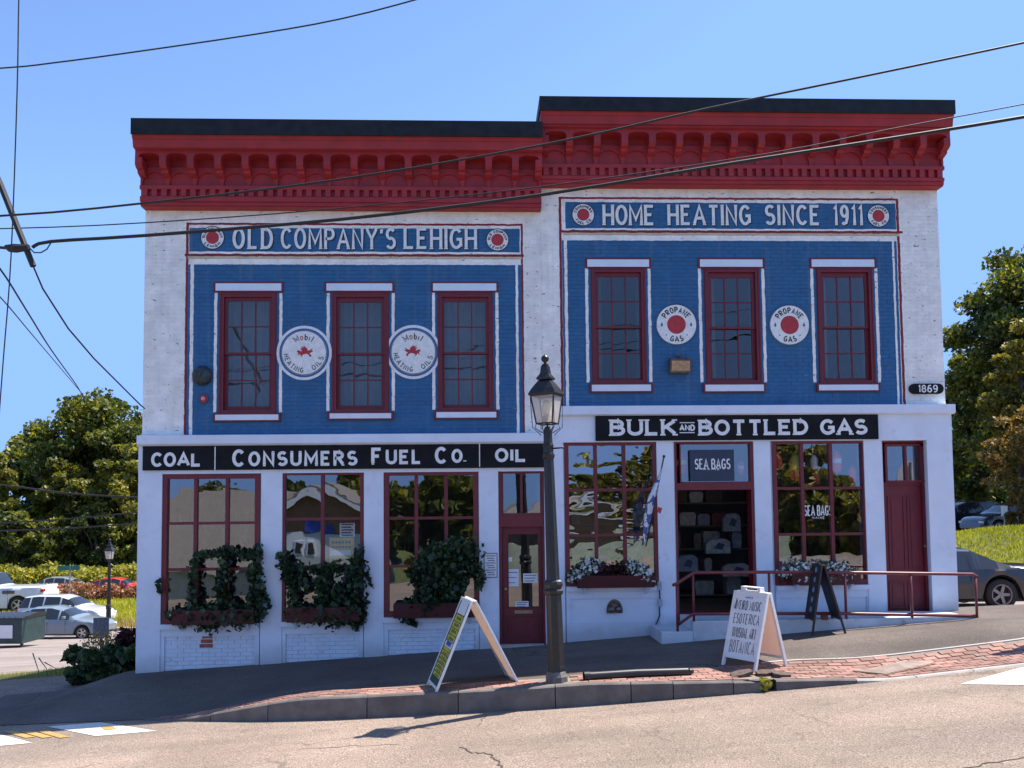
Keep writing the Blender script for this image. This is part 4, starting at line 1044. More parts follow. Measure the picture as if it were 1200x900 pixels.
# framed notice on the pier by the left door
nb = root('framed_notice', (at(575, 676, -.07).x, -.07, at(575, 676, -.07).z), 'small framed printed notice on the white pier left of the red door', 'notice')
notice(nb, (567, 648, 583, 677), -.062, ['BUILDING', 'HOURS', 'SHOPS', 'OPEN', 'DAILY'][:0]+['', '', '', '', ''], border=M('dark_blue_frame', (.03, .05, .12), .5))
mb = MB(); X0, X1, Z0, Z1 = FR(569, 650, 581, 675, -.066)
for k in range(9):
    z = lerp(Z1-.02, Z0+.02, k/8); mb.box(X0+.02*(k % 3), X1-.015*((k*2) % 3), -.0668, -.0655, z-.006, z+.006)
put('print_lines', mb, m_ink, nb.children[0])
for i, (bx, nl) in enumerate((((595, 653, 600, 658), 0), ((594.5, 667, 608, 687), 1), ((613, 672, 630, 683), 2), ((604, 704.5, 619.5, 712.5), 3))):
    mb = MB(); X0, X1, Z0, Z1 = FR(*bx, .09); mb.box(X0, X1, .094, .097, Z0, Z1); o = put('door_poster', mb, m_paper, dl)
    mb = MB()
    for k in range(3): z = lerp(Z1, Z0, (k+.6)/3.3); mb.box(X0+.02, X1-.02-.02*k, .0925, .0935, z-.008, z+.004)
    if i: put('print_lines', mb, m_bluel if i == 1 else m_ink, o)

# ------------------------------------------------------------------ entrance: transom, frame, open doorway, right door
x0, x1, z0, z1 = FR(*DE, 0); mb = MB(); zt, zl = at(838, 566, 0).z, at(838, 574, 0).z; zfl = .47
mb.box(x0, x0+.03, -.03, .22, zfl, z1); mb.box(x1-.075, x1-.0, -.03, .22, zfl, z1); mb.box(x0+.03, x1-.075, -.03, .1, z1-.05, z1); mb.box(x0+.03, x1-.075, -.035, .22, zl, zt); mb.box(x0+.03, x1-.075, -.0, .3, zfl-.5, zfl+.03)
put('door_frame', mb, m_red, br)
W6, gx6, gz6 = shop_window(br, (796, 519, 880, 566), [], [], g_shop, fw=.02, bot=.02, y0=.02)
mb = MB()
for k in range(22): x = lerp(W6[0]+.04, W6[1]-.04, k/21); mb.box(x-.003, x+.003, .10, .106, W6[2], W6[3])
for k in range(8): z = lerp(W6[2]+.04, W6[3]-.04, k/7); mb.box(W6[0], W6[1], .107, .112, z-.003, z+.003)
put('wire_grid', mb, M('grid_wire', (.12, .12, .12), .5), br)
mb = MB(); mb.box(x0+.03, x0+.075, .24, 1.15, zfl+.01, zl-.01); od = put('open_door', mb, m_red, br)
mb = MB(); mb.box(x0+.0755, x0+.078, .36, 1.03, zfl+.75, zl-.12); put('pane', mb, g_shop, od)
x0, x1, z0, z1 = FR(*DR, 0); mb = MB(); Yd = .16
mb.box(x0, x0+.03, Yd-.04, Yd+.1, z0, z1); mb.box(x1-.05, x1, Yd-.04, Yd+.1, z0, z1); mb.box(x0+.03, x1-.05, Yd-.04, Yd+.1, z1-.03, z1)
bt, bb = at(1060, 565, Yd).z, at(1060, 568, Yd).z; mb.box(x0+.03, x1-.05, Yd-.02, Yd+.1, bb, bt); put('door_frame', mb, m_red, br)
shop_window(br, (1036, 520, 1085, 565), [1061], [], fw=.04, bot=.03, y0=Yd, mw=.02)
door_leaf(br, (1038, 568, 1086, 720), Yd+.01, None, [(1041, 581, 1060.5, 668), (1063.5, 581, 1084, 668), (1042, 681, 1061, 713), (1064, 681, 1085, 713)])
mb = MB(); q = at(1083, 640, Yd); mb.lathe([(.001, 0), (.022, .004), (.028, .02), (.012, .035), (.012, .05)], 12, (q.x, Yd-.045, q.z), 'y'); put('handle', mb, M('tarnished_brass', (.3, .24, .15), .4, .6), br)
# ramp / platform in front of the right shop
m_plat = M('painted_concrete', (.50, .55, .60), .7, var=.12, scale=2.5, bump=.4, bscale=30, dirt=(.32, .30, .27), dirtamt=.8)
pa = at(812, 726, -.95).x
t = root('entrance_ramp', (pa, -.5, .2), 'low white painted concrete ramp and step in front of the open doorway', 'ramp')
mb = MB(); xe = XR+.0
mb.prism([(pa, -.3), (pa, .485), (xe-.9, .485), (XR+.05, .46), (XR+.3, P(XR+.3)+.0), (XR+.3, -.3)], -.95, -.061, 'y'); put('platform', mb, m_plat, t, bev=.012)
mb = MB(); pb = at(775, 740, -.95).x; mb.box(pb, pa-.002, -.96, -.061, -.2, .325); put('step', mb, m_plat, t, bev=.012)
# handrail
m_rail = M('rail_red_brown_paint', (.17, .03, .035), .4, var=.15)
YR = -.93; t = root('handrail', (at(900, 725, YR).x, YR, .48), 'dark red pipe handrail along the entrance ramp', 'handrail')
tp = [(788, 686), (793, 684), (812, 672), (816, 671), (900, 670.5), (990, 671), (1067, 672), (1140, 673), (1145, 676)]
mb = MB(); mb.tube([tuple(at(a, b, YR)) for a, b in tp], .026, 10); put('top_rail', mb, m_rail, t, True)
mb = MB(); mb.tube([tuple(at(a, b, YR)) for a, b in ((793.5, 733), (812, 719.5), (900, 719), (990, 719), (1067, 720.5), (1143, 722))], .026, 10); put('lower_rail', mb, m_rail, t, True)
for (a, b, c) in ((793, 686, 739), (812, 673, 728), (901, 671, 727), (990, 672, 725), (1067, 673, 725.5), (1143, 676, 728)):
    p, q = at(a, b, YR), at(a+.5, c, YR); mb = MB(); mb.tube([tuple(p), (p.x, YR, max(q.z-.02, S(p.x, YR)-.05 if a in (793, 1143) else .45))], .021, 10)
    put('post', mb, m_rail, t, True)
mb = MB(); p = at(966, 722, YR); mb.box(p.x-.05, p.x+.05, YR-.03, YR+.03, .47, p.z+.02); put('foot', mb, m_rail, t)

# ------------------------------------------------------------------ street lamp
def street_lamp(name, loc, h, label, lean=0, n=16, group='lantern street lamps'):
    t = root(name, loc, label, 'street lamp', group, world=False); s = h/4.42; t.rotation_euler[1] = lean
    pol = MB(); pol.lathe([(.10*s, .12*s), (.125*s, .16*s), (.125*s, .2*s), (.118*s, .24*s), (.112*s, 1.16*s), (.135*s, 1.18*s), (.14*s, 1.22*s), (.115*s, 1.25*s), (.14*s, 1.3*s), (.125*s, 1.34*s), (.10*s, 1.36*s), (.094*s, 1.4*s), (.072*s, 2.98*s), (.085*s, 3.0*s), (.09*s, 3.04*s), (.072*s, 3.07*s), (.072*s, 3.14*s), (.082*s, 3.16*s), (.066*s, 3.2*s), (.058*s, 3.38*s), (.03*s, 3.42*s)], n, flute=-.10)
    put('pole', pol, m_iron, t)
    b = MB(); b.lathe([(.155*s, -.1), (.155*s, .09*s), (.142*s, .11*s), (.125*s, .15*s), (.10*s, .17*s)], 8); put('base', b, M('grey_cast_base', (.13, .115, .11), .6, var=.25, scale=12), t)
    b = MB(); b.tube([(0.06*s, 0, 3.12*s), (.21*s, -.02, 3.12*s)], [.014*s, .010*s], 8); b.lathe([(.001, 0), (.02*s, .005), (.001, .03*s)], 8, (.21*s, -.02, 3.12*s), 'x'); put('ladder_rest', b, m_iron, t)
    # lantern
    zb, zt = 3.46*s, 3.84*s; rb, rt = .142*s, .205*s
    R4 = [(1, 1), (-1, 1), (-1, -1), (1, -1)]
    c1 = [Vector((x*rb*.7*1.15, y*rb*.7*1.15, zb)) for x, y in R4]; c2 = [Vector((x*rt*.7*1.15, y*rt*.7*1.15, zt)) for x, y in R4]
    fr = MB()
    for i in range(4):
        j = (i+1) % 4; fr.tube([c1[i], c2[i]], .011*s, 6); fr.tube([c1[i], c1[j]], .011*s, 6); fr.tube([c2[i], c2[j]], .013*s, 6)
        fr.tube([c1[i]+Vector((0, 0, .01)), c1[i]*1.25+Vector((0, 0, -.3*zb+.0)) if 0 else Vector((c1[i].x*1.12, c1[i].y*1.12, zb-.06*s)), Vector((c1[i].x*.75, c1[i].y*.75, 3.36*s)), Vector((0, 0, 3.30*s))], .006*s, 5)
        fr.tube([Vector((c2[i].x*1.02, c2[i].y*1.02, zt-.03*s)), Vector((c1[i].x*1.35, c1[i].y*1.35, zb-.05*s)), Vector((c1[i].x*.6, c1[i].y*.6, 3.30*s))], .0055*s, 5)
    fr.tube([(0, 0, 3.38*s), (0, 0, zb)], .012*s, 6)
    lt = put('lantern_frame', fr, m_iron, t)
    gm = MATS.get('milky_lamp_glass')
    if not gm:
        gm = bpy.data.materials.new('milky_lamp_glass'); q, N, L = nodes(gm); pb = N['Principled BSDF']; pb.inputs['Base Color'].default_value = (.85, .83, .8, 1); pb.inputs['Roughness'].default_value = .35
        tr = N.new('ShaderNodeBsdfTransparent'); tl = N.new('ShaderNodeBsdfTranslucent'); tl.inputs[0].default_value = (.95, .88, .76, 1); mx = N.new('ShaderNodeMixShader'); mx.inputs[0].default_value = .62; m2 = N.new('ShaderNodeMixShader'); m2.inputs[0].default_value = .45
        L.new(pb.outputs[0], mx.inputs[1]); L.new(tl.outputs[0], mx.inputs[2]); L.new(mx.outputs[0], m2.inputs[1]); L.new(tr.outputs[0], m2.inputs[2]); L.new(m2.outputs[0], N['Material Output'].inputs[0]); MATS['milky_lamp_glass'] = gm
    for i in range(4):
        j = (i+1) % 4; g = MB(); g.quad(c1[i], c1[j], c2[j], c2[i]); put('glass', g, gm, t, fixn=False)
    b = MB(); b.lathe([(.03*s, zb+.0), (.075*s, zb+.02*s), (.075*s, zb+.09*s), (.05*s, zb+.11*s)], 12); put('bulb_holder', b, M('grey_fitting', (.3, .28, .26), .5), t, True)
    b = MB(); b.lathe([(.05*s, zb+.11*s), (.07*s, zb+.16*s), (.07*s, zb+.24*s), (.04*s, zb+.31*s), (.002, zb+.33*s)], 14); put('bulb', b, M('frosted_bulb', (.8, .72, .6), .3), t, True)
    # roof: square pyramid with flared eaves, vented crown and ball
    def pyr(mb, st):
        for (r, z) in st: mb.v += [(x*r, y*r, z) for x, y in R4]
        k0 = len(mb.v)-4*len(st)
        for i in range(len(st)-1):
            for j in range(4): mb.f.append((k0+i*4+j, k0+i*4+(j+1) % 4, k0+i*4+4+(j+1) % 4, k0+i*4+4+j)); mb.mi.append(0)
        mb.f.append((k0+3, k0+2, k0+1, k0)); mb.f.append(tuple(k0+4*len(st)-4+j for j in range(4))); mb.mi += [0, 0]
    rf = MB(); e = rt*.7*1.15
    pyr(rf, [(e*1.12, zt+.0), (e*1.16, zt+.02*s), (e*.95, zt+.09*s), (e*.55, zt+.19*s), (e*.40, zt+.215*s)])
    pyr(rf, [(e*.58, zt+.216*s), (e*.60, zt+.24*s), (e*.36, zt+.30*s), (e*.28, zt+.40*s), (e*.22, zt+.41*s)])
    put('lantern_roof', rf, m_iron, t)
    b = MB(); zz = zt+.41*s; b.lathe([(.045*s, zz), (.05*s, zz+.015*s), (.02*s, zz+.03*s), (.02*s, zz+.05*s), (.045*s, zz+.065*s), (.055*s, zz+.095*s), (.045*s, zz+.125*s), (.015*s, zz+.145*s), (.002, zz+.16*s)], 14); put('finial', b, m_iron, t, True)
    return t
lb = gat(652.5, 800, S); hl = (at(635, 414, lb.y).z-lb.z)
lamp = street_lamp('street_lamp', (lb.x, lb.y, lb.z), hl, 'tall black lantern street lamp at the kerb in front of the shop', -.024)
lamp.rotation_euler[2] = radians(-26)
def lean_fix(o, ax, ay): o.rotation_euler = (Matrix.Rotation(ax, 3, 'X') @ Matrix.Rotation(ay, 3, 'Y') @ Matrix.Rotation(radians(-26), 3, 'Z')).to_euler()
lean_fix(lamp, 0, -.024)

# ------------------------------------------------------------------ folding boards on the pavement
def aframe(name, loc, rz, w, h, spread, label, face, back, frame, cat='sandwich board', leg=.12, th=.03, gap=.02, group='folding boards on the pavement', toph=0):
    t = root(name, loc, label, cat, group, rz=rz, world=False); a = math.atan2(spread/2-gap, h); Ls = h/cos(a); parts = []
    for s in (-1, 1):
        # local panel frame: u across (y), v up the slope
        base = Vector((s*spread/2, 0, 0)); up = Vector((-s*sin(a), 0, cos(a))); out = Vector((s*cos(a), 0, sin(a)))
        Mx = Matrix(((up.x*0, up.x, out.x, base.x), (1*-s, up.y, out.y, base.y), (0, up.z, out.z, base.z), (0, 0, 0, 1)))
        # columns: u -> -s*y, v -> up, n -> out
        mb = MB(); mb.box(-w/2+.03, w/2-.03, leg+.0, Ls-.02, -.008, .008, M=Mx); p = put('board', mb, [face if s < 0 else back][0], t)
        mb = MB()
        for u in (-w/2, w/2-.032): mb.box(u, u+.032, 0 if leg else 0, Ls, -th/2, th/2, M=Mx)
        mb.box(-w/2+.032, w/2-.032, Ls-.05, Ls, -th/2, th/2, M=Mx); mb.box(-w/2+.032, w/2-.032, leg-.0, leg+.035, -th/2, th/2, M=Mx)
        put('frame', mb, frame, t, bev=.003); parts.append((p, Mx, Ls))
    return t, parts
def bplace(Mx, flip=False): return lambda u, v, k: tuple(Mx @ Vector((-u, v, .0095+.0003*k)))
# yellow and black plywood board, seen almost edge-on
gl_, gr_ = gat(504, 806, S), gat(604, 799, S)
lc = (gl_+gr_)/2; sp = (gr_-gl_).length; yw = .1
hh = at(553, 699, lc.y).z-lc.z
m_yel = M('yellow_print', (.50, .46, .03), .6, var=.1)
m_dgreen = M('dark_green_print', (.02, .06, .035), .6)
t, ps = aframe('sandwich_board', (lc.x, lc.y+.03, min(gl_.z, gr_.z)+.0), radians(20), .62, hh, sp, 'tall white framed sandwich board with yellow and black lettering left of the lamp', m_dgreen, m_tan, m_wplastic, leg=.07)
t.rotation_euler = (0, -.04, radians(13))
p, Mx, Ls = ps[0]
def strip(v0, v1, mat, u=.22, n='stripe'):
    mb = MB(); mb.box(-u, u, v0, v1, .008, .0092, M=Mx); return put(n, mb, mat, t)
strip(Ls-.22, Ls-.03, m_wplastic); strip(.585, .70, m_wplastic)
mbt = MB(); pl = bplace(Mx)
for s, v0, v1 in (('ART', Ls-.32, Ls-.24), ('LOCAL', Ls-.41, Ls-.34), ('BOOKS', Ls-.50, Ls-.43), ('GIFT', Ls-.60, Ls-.52)):
    strip(v0-.004, v1+.004, m_yel)
for v in (.09, .145, .20, .26, .32, .38, .44, .50, .555): strip(v, v+.045, m_yel if v > .18 else m_dgreen)
mbt = MB()
for i, v in enumerate((.215, .275, .335, .395, .455, .515)):
    for k in range(5): u = -.15+k*.06+random.uniform(-.01, .01); mbt.box(u, u+.035, v-.01, v+.014, .0092, .0096, M=Mx)
for i, v in enumerate((Ls-.31, Ls-.40, Ls-.49, Ls-.59)):
    for k in range(4): u = -.14+k*.07; mbt.box(u, u+.045, v+.01, v+.05, .0095, .0101, M=Mx)
tag(put('lettering_blocks', mbt, m_blackl, t), kind='stuff')
strip(.615, .675, m_bluel, .15, 'blue_panel')
# white plastic board with hand lettering
gA, gB = gat(847, 785, S), gat(884, 785.5, S)
ang = radians(-67)       # local -x panel faces the street, turned to its left
t, ps = aframe('sandwich_board', (0, 0, 0), 0, .60, 1.02, .62, 'white plastic sandwich board with black hand lettering about music and art', m_wplastic, m_tplastic, m_wplastic, leg=.13, th=.045)
wc = (gA+gB)/2
yawb = radians(30)
off = Vector((cos(yawb), sin(yawb)))*.31
t.location = (wc.x+off.x, wc.y+off.y, S(wc.x+.1, wc.y)+.01); t.rotation_euler = (0, 0, yawb)
# (front panel sits at local -x; rotated so it looks toward the road and a little left)
p, Mx, Ls = ps[0]; mb = MB(); pl = bplace(Mx)
rowsT = (('WEIRD MUSIC', .80, .93, .22), ('ESOTERICA', .61, .75, .23), ('UNUSUAL ART', .42, .56, .21), ('BOTANICA', .21, .38, .22))
random.seed(5)
for s, v0, v1, uu in rowsT: text(mb, s, -uu, uu, v0, v1, pl, .0095, gap=.45, space=.12, jit=.25)
put('lettering', mb, m_blackl, t, fixn=False)
mb = MB(); mb.box(-.06, -.04, .965, .985, .0228, .0236, M=Mx); mb.box(-.03, .07, .97, .98, .0228, .0236, M=Mx); put('blue_mark', mb, m_bluel, t)
mb = MB()
mb.box(-.06, .06, -.17, .17, 1.02, 1.035); mb.box(-.045, .045, -.17, -.135, 1.035, 1.07); mb.box(-.045, .045, .135, .17, 1.035, 1.07); mb.box(-.045, .045, -.17, .17, 1.07, 1.09); put('carry_handle', mb, m_wplastic, t, bev=.004)
mb = MB(); mb.prism([(-.03, .98), (.03, .98), (.12, .78), (-.12, .78)], .22, .235, 'y'); put('side_web', mb, M('brown_web_board', (.2, .13, .10), .7), t)  # plain brown sheet between the panels near the top
# small black chalkboard by the ramp
lc = gat(966, 741.5, S); hh = at(956, 661, lc.y).z-lc.z
m_bw = M('black_stained_wood', (.03, .02, .018), .6, var=.3, scale=20); m_chalk = M('chalkboard', (.014, .014, .016), .6); m_bw2 = M('brown_wood_edge', (.12, .06, .04), .6)
t, ps = aframe('sandwich_board', (lc.x, lc.y, lc.z), radians(17), .50, hh, .50, 'small black chalkboard sandwich board standing against the ramp rail', m_chalk, m_chalk, m_bw, leg=.22)
t.rotation_euler = (0, -.05, radians(-6)); p, Mx, Ls = ps[0]
mb = MB()
for k in range(5): v = .38+k*.155; mb.prism([(.055*cos(pi*i/6), v+.045*sin(pi*i/6)) for i in range(12)], .008, .0095, 'z', M=Mx)
put('chalk_print', mb, M('pale_blue_print', (.22, .28, .40), .7), t)

# black pipe lying on the bricks
a, b = gat(686, 799, S), gat(806, 793, S); d = (b-a).normalized()
t = root('drain_pipe', tuple((a+b)/2), 'black plastic pipe lying on the brick pavement beside the lamp', 'pipe')
mb = MB(); r = .055; P0, P1 = a+Vector((0, 0, r+.015)), b+Vector((0, 0, r+.01))
mb.tube([P0, P0.lerp(P1, .5)+Vector((0, .03, .006)), P1], r, 14, cap=False); mb.tube([P0-d*.02, P0+d*.06], r*1.16, 14, cap=False); mb.tube([P0-d*.02, P0+d*.1], r*.8, 14, cap=False); put('tube', mb, M('black_plastic', (.02, .02, .022), .35), t, True)
mb = MB(); mb.tube([P1, P1+d*.08], [r, r*.35], 14); put('squashed_end', mb, M('black_plastic', (.02, .02, .022), .35), t, True)
# broken hole in the pavement: dark pit, slabs, weed
m_pit = M('wet_dark_soil', (.03, .024, .02), .95)
mb = MB(); hx, hy = 3.02, -3.36; z = S(hx, hy)
ring = [(hx+.30*cos(a)*(1+.15*random.random()), max(hy+.20*sin(a), cur(hx)-.03)) for a in np.linspace(0, 2*pi, 15)[:-1]]
mb.add([(x, y, S(x, y)+.021) for x, y in ring]+[(hx, hy, z-.12)]+[], [(i, (i+1) % 14, 14) for i in range(14)])
pt = tag(put('pavement_hole', mb, m_pit), kind='structure')
rb = root('broken_slab', (hx, hy, z), 'broken tilted slab of pavement over the hole by the kerb', 'rubble')
for k, (dx, dy, an, ln, tl) in enumerate(((-.20, .14, .15, .26, -.16), (.30, .05, -.2, .20, .10), (.12, .17, .1, .2, -.05))):
    mb = MB(); R_ = Matrix.Translation((hx+dx, hy+dy, z+.045)) @ Matrix.Rotation(an, 4, 'Z') @ Matrix.Rotation(tl, 4, 'Y') @ Matrix.Rotation(.12, 4, 'X')
    po = [(-ln*.6, -.06), (-ln*.1, -.09), (ln*.55, -.05), (ln*.6, .05), (0, .09), (-ln*.5, .06)]; mb.prism(po, -.022, .022, 'z', M=R_); put('slab_piece', mb, M('broken_asphalt', (.09, .062, .05), .9, var=.3, scale=18, bump=.8), rb)
# tactile plate
m_rustp = M('rusty_tactile_plate', (.26, .15, .105), .75, .2, var=.25, scale=10)
cs = [gat(x, y, S) for x, y in ((996, 789), (1040, 793.5), (1098, 780), (1058, 777))]
t = root('tactile_plate', tuple((cs[0]+cs[2])/2), 'rusty ribbed tactile plate set in the brick pavement at the dropped kerb', 'tactile plate')
def bil(u, v, h): 
    q = cs[0].lerp(cs[1], u).lerp(cs[3].lerp(cs[2], u), v); return Vector((q.x, q.y, S(q.x, q.y)+h))
mb = MB(); n = 6
for i in range(n+1):
    for j in range(n+1): mb.v.append(tuple(bil(i/n, j/n, .034)))
mb.f = [(i*(n+1)+j, (i+1)*(n+1)+j, (i+1)*(n+1)+j+1, i*(n+1)+j+1) for i in range(n) for j in range(n)]; mb.mi = [0]*len(mb.f); put('plate', mb, m_rustp, t)
for k in range(15):
    v = (k+.5)/15; mb = MB(); a0, a1, b0, b1 = bil(.05, v-.016, .042), bil(.95, v-.016, .042), bil(.05, v+.016, .042), bil(.95, v+.016, .042)
    dn = Vector((0, 0, -.009)); mb.add([a0, a1, b1, b0, a0+dn, a1+dn, b1+dn, b0+dn], [(0, 1, 2, 3), (0, 1, 5, 4), (2, 3, 7, 6), (1, 2, 6, 5), (3, 0, 4, 7)]); put('rib', mb, M('worn_rib', (.46, .36, .29), .7, var=.2), t)
# ------------------------------------------------------------------ foliage
def leafmesh(name, P_, N_, size, mat, parent, jitter=.5, elong=1.5, up=None):
    """many small folded leaves; P_ (n,3) positions, size scalar or (n,)"""
    n = len(P_); rng = np.random.default_rng(len(name)*7+n)
    sz = (np.ones(n)*size)*rng.uniform(.5, 1.55, n)
    a = rng.normal(size=(n, 3)); a /= np.linalg.norm(a, axis=1)[:, None]
    if up is not None: a = a*.8+np.array(up); a /= np.linalg.norm(a, axis=1)[:, None]
    b = np.cross(a, rng.normal(size=(n, 3))); b /= np.linalg.norm(b, axis=1)[:, None]
    a = a*(sz*elong/2)[:, None]; b = b*(sz/2)[:, None]
    V = np.empty((n, 4, 3)); V[:, 0] = P_-a; V[:, 1] = P_+b-a*.1; V[:, 2] = P_+a; V[:, 3] = P_-b-a*.1
    me = bpy.data.meshes.new(name); me.vertices.add(4*n); me.vertices.foreach_set('co', V.reshape(-1).astype(np.float32))
    me.loops.add(4*n); me.loops.foreach_set('vertex_index', np.arange(4*n, dtype=np.int32))
    me.polygons.add(n); me.polygons.foreach_set('loop_start', np.arange(0, 4*n, 4, dtype=np.int32)); me.polygons.foreach_set('loop_total', np.full(n, 4, dtype=np.int32))
    me.materials.append(mat); me.update(calc_edges=True); me.validate()
    o = bpy.data.objects.new(name, me); link(o, parent); return o
def blob(rng, c, r, n, shell=.55):
    d = rng.normal(size=(n, 3)); d /= np.linalg.norm(d, axis=1)[:, None]
    rad = shell+(1-shell)*rng.random(n); return np.array(c)+d*(rad[:, None])*np.array(r)
LF = {
 'dark': leaf_mat('dark_green_leaves', [(.020, .034, .010), (.045, .068, .014), (.12, .14, .02), (.36, .33, .04)], .35),  # palest stop puts the backlit, sunlit tips into the leaf colour
 'mixed': leaf_mat('olive_leaves', [(.03, .04, .01), (.09, .105, .018), (.19, .19, .028), (.38, .33, .045)], .38),
 'olive': leaf_mat('yellow_olive_leaves', [(.04, .05, .01), (.12, .12, .02), (.24, .20, .035), (.36, .30, .06)], .38),
 'yellow': leaf_mat('yellow_green_leaves', [(.10, .11, .02), (.22, .22, .035), (.36, .34, .05), (.5, .46, .09)], .35),
 'rust': leaf_mat('rusty_autumn_leaves', [(.05, .045, .015), (.14, .10, .03), (.22, .13, .04), (.25, .2, .05)], .35),
 'red': leaf_mat('red_brown_weeds', [(.14, .045, .03), (.26, .10, .06), (.34, .16, .09), (.2, .17, .06)], .25),
 'ivy': leaf_mat('ivy_leaves', [(.006, .014, .008), (.014, .034, .014), (.035, .075, .024), (.11, .15, .045)], .15, .5),
 'purple': leaf_mat('purple_leaves', [(.03, .006, .012), (.05, .01, .015), (.07, .015, .02)], .15),
 'white': leaf_mat('white_petals', [(.55, .60, .70), (.70, .74, .80), (.8, .82, .84)], .2),
 'grass': leaf_mat('grass_blades', [(.17, .19, .012), (.28, .30, .018), (.42, .42, .03), (.50, .44, .08)], .3),
 'dry': leaf_mat('dry_grass_blades', [(.28, .20, .07), (.40, .30, .12), (.5, .4, .2)], .3),
}
m_bark = M('bark', (.07, .05, .038), .9, var=.3, scale=6, bump=.6, bscale=10)
def tree(name, X, Y, zt, R, label, mat, n=16000, leaf=.32, seed=1, squash=1.0, clumps=70, group='trees beyond the car parks', base=None, low=.28, H=None):
    rng = np.random.default_rng(seed); z0 = T(X, Y)-.1; H = zt-z0
    t = root(name, (X, Y, z0), label, 'tree', group, world=False)
    mb = MB(); th = H*.42; r0 = H*.028
    mb.tube([(0, 0, 0), (rng.normal()*.1, .05, th*.5), (rng.normal()*.2, 0, th), (0, 0, H*.75)], [r0*1.2, r0, r0*.75, r0*.2], 9)
    put('trunk', mb, m_bark, t, True)
    lb_ = MB(); cs = []
    cz, rz = H*(low+1)/2, H*(1-low)/2
    for k in range(clumps):
        d = rng.normal(size=3); d /= np.linalg.norm(d); q = rng.random()**.45*.90
        z = cz+d[2]*rz*q*.98; wd = 1.0-.35*max(0, (z-cz)/rz)**2
        c = np.array([d[0]*R*q*wd, d[1]*R*q*wd*squash, z*1.02]); cs.append((c, q))
    for k in range(9):
        c = cs[k*5 % len(cs)][0]; zst = th*rng.uniform(.5, 1); mid = np.array([c[0]*.4, c[1]*.4, (zst+c[2])/2+.2])
        lb_.tube([(0, 0, zst), tuple(mid), tuple(c)], [r0*.45, r0*.28, r0*.08], 6)
    put('limbs', lb_, m_bark, t, True)
    pts = []
    for c, q in cs:
        rr = R*rng.uniform(.18, .34)*(1.15-.3*q); pts.append(blob(rng, c, (rr, rr, rr*.72), int(n/clumps*rng.uniform(.6, 1.4)), .35))
    leafmesh('crown', np.concatenate(pts), None, leaf, mat, t)
    return t
def tree_px(name, px, ptop, Y, Rpx, label, mat, **k):
    q = at(px, ptop, Y); s = F_PX/(Y+14.3); return tree(name, q.x, Y, q.z, Rpx/s, label, mat, **k)
# left background trees
tree_px('broad_tree', 118, 440, 66, 80, 'big rounded dark green tree left of the shop, tallest of the left group', LF['dark'], n=52000, leaf=.26, seed=3, clumps=150, low=.05)
tree_px('broad_tree', 40, 500, 80, 62, 'dark green tree lower and further left than the tallest one', LF['dark'], n=26000, leaf=.32, seed=4, low=.05)
tree_px('broad_tree', -8, 505, 58, 34, 'sunlit green tree at the left edge of the photo', LF['mixed'], n=18000, leaf=.25, seed=5, low=.1)
tree_px('broad_tree', 150, 496, 60, 46, 'lighter olive tree close beside the left corner of the shop', LF['mixed'], n=26000, leaf=.24, seed=6, low=.05)
tree_px('broad_tree', 84, 520, 61, 44, 'olive tree in front of the tallest dark tree', LF['mixed'], n=20000, leaf=.24, seed=16, low=.05)
tree_px('broad_tree', 186, 446, 72, 70, 'dark tree mostly hidden behind the left corner of the shop', LF['dark'], n=22000, leaf=.28, seed=7, low=.05)
for i, (px, pt) in enumerate(((10, 590), (60, 600), (112, 594), (160, 600))):
    tree_px('understorey_tree', px, pt, 55+i, 36, ('shady low tree above the yellow hedge at the left edge', 'second shady low tree above the yellow hedge', 'shady low tree behind the far lamp', 'shady low tree beside the shop corner')[i], LF['dark'], n=9000, leaf=.22, seed=30+i, clumps=36, low=.0, group='low trees above the hedge')
# right background trees
tree_px('broad_tree', 1200, 278, 36, 98, 'tall dark green tree right of the shop', LF['dark'], n=62000, leaf=.18, seed=11, clumps=190, low=.06)
tree_px('broad_tree', 1146, 400, 44, 56, 'dark tree close against the right corner of the shop', LF['dark'], n=26000, leaf=.20, seed=12, low=.03)
tree_px('broad_tree', 1112, 462, 50, 26, 'small yellowing tree at the right corner of the shop', LF['mixed'], n=9000, leaf=.2, seed=13, low=.1)
tree_px('broad_tree', 1194, 372, 30, 52, 'olive yellow tree in front of the tall dark one', LF['olive'], n=26000, leaf=.15, seed=14, low=.1)
tree_px('autumn_tree', 1196, 462, 26, 44, 'rusty brown thin tree at the right edge above the dark car', LF['rust'], n=11000, leaf=.12, seed=15, low=.04)
tree_px('broad_tree', 1290, 330, 40, 70, 'tall tree just beyond the right edge of the photo', LF['dark'], n=16000, leaf=.35, seed=17, low=.06)

for i, (px, pt, Y) in enumerate(((1118, 520, 56), (1160, 505, 58), (1205, 515, 56))):
    tree_px('understorey_tree', px, pt, Y, 42, ('shady low tree behind the parked cars, beside the right corner', 'shady low tree behind the parked cars, middle of three', 'shady low tree behind the parked cars at the right edge')[i], LF['dark'], n=9000, leaf=.22, seed=130+i, clumps=40, low=.0, group='low trees behind the upper lot')
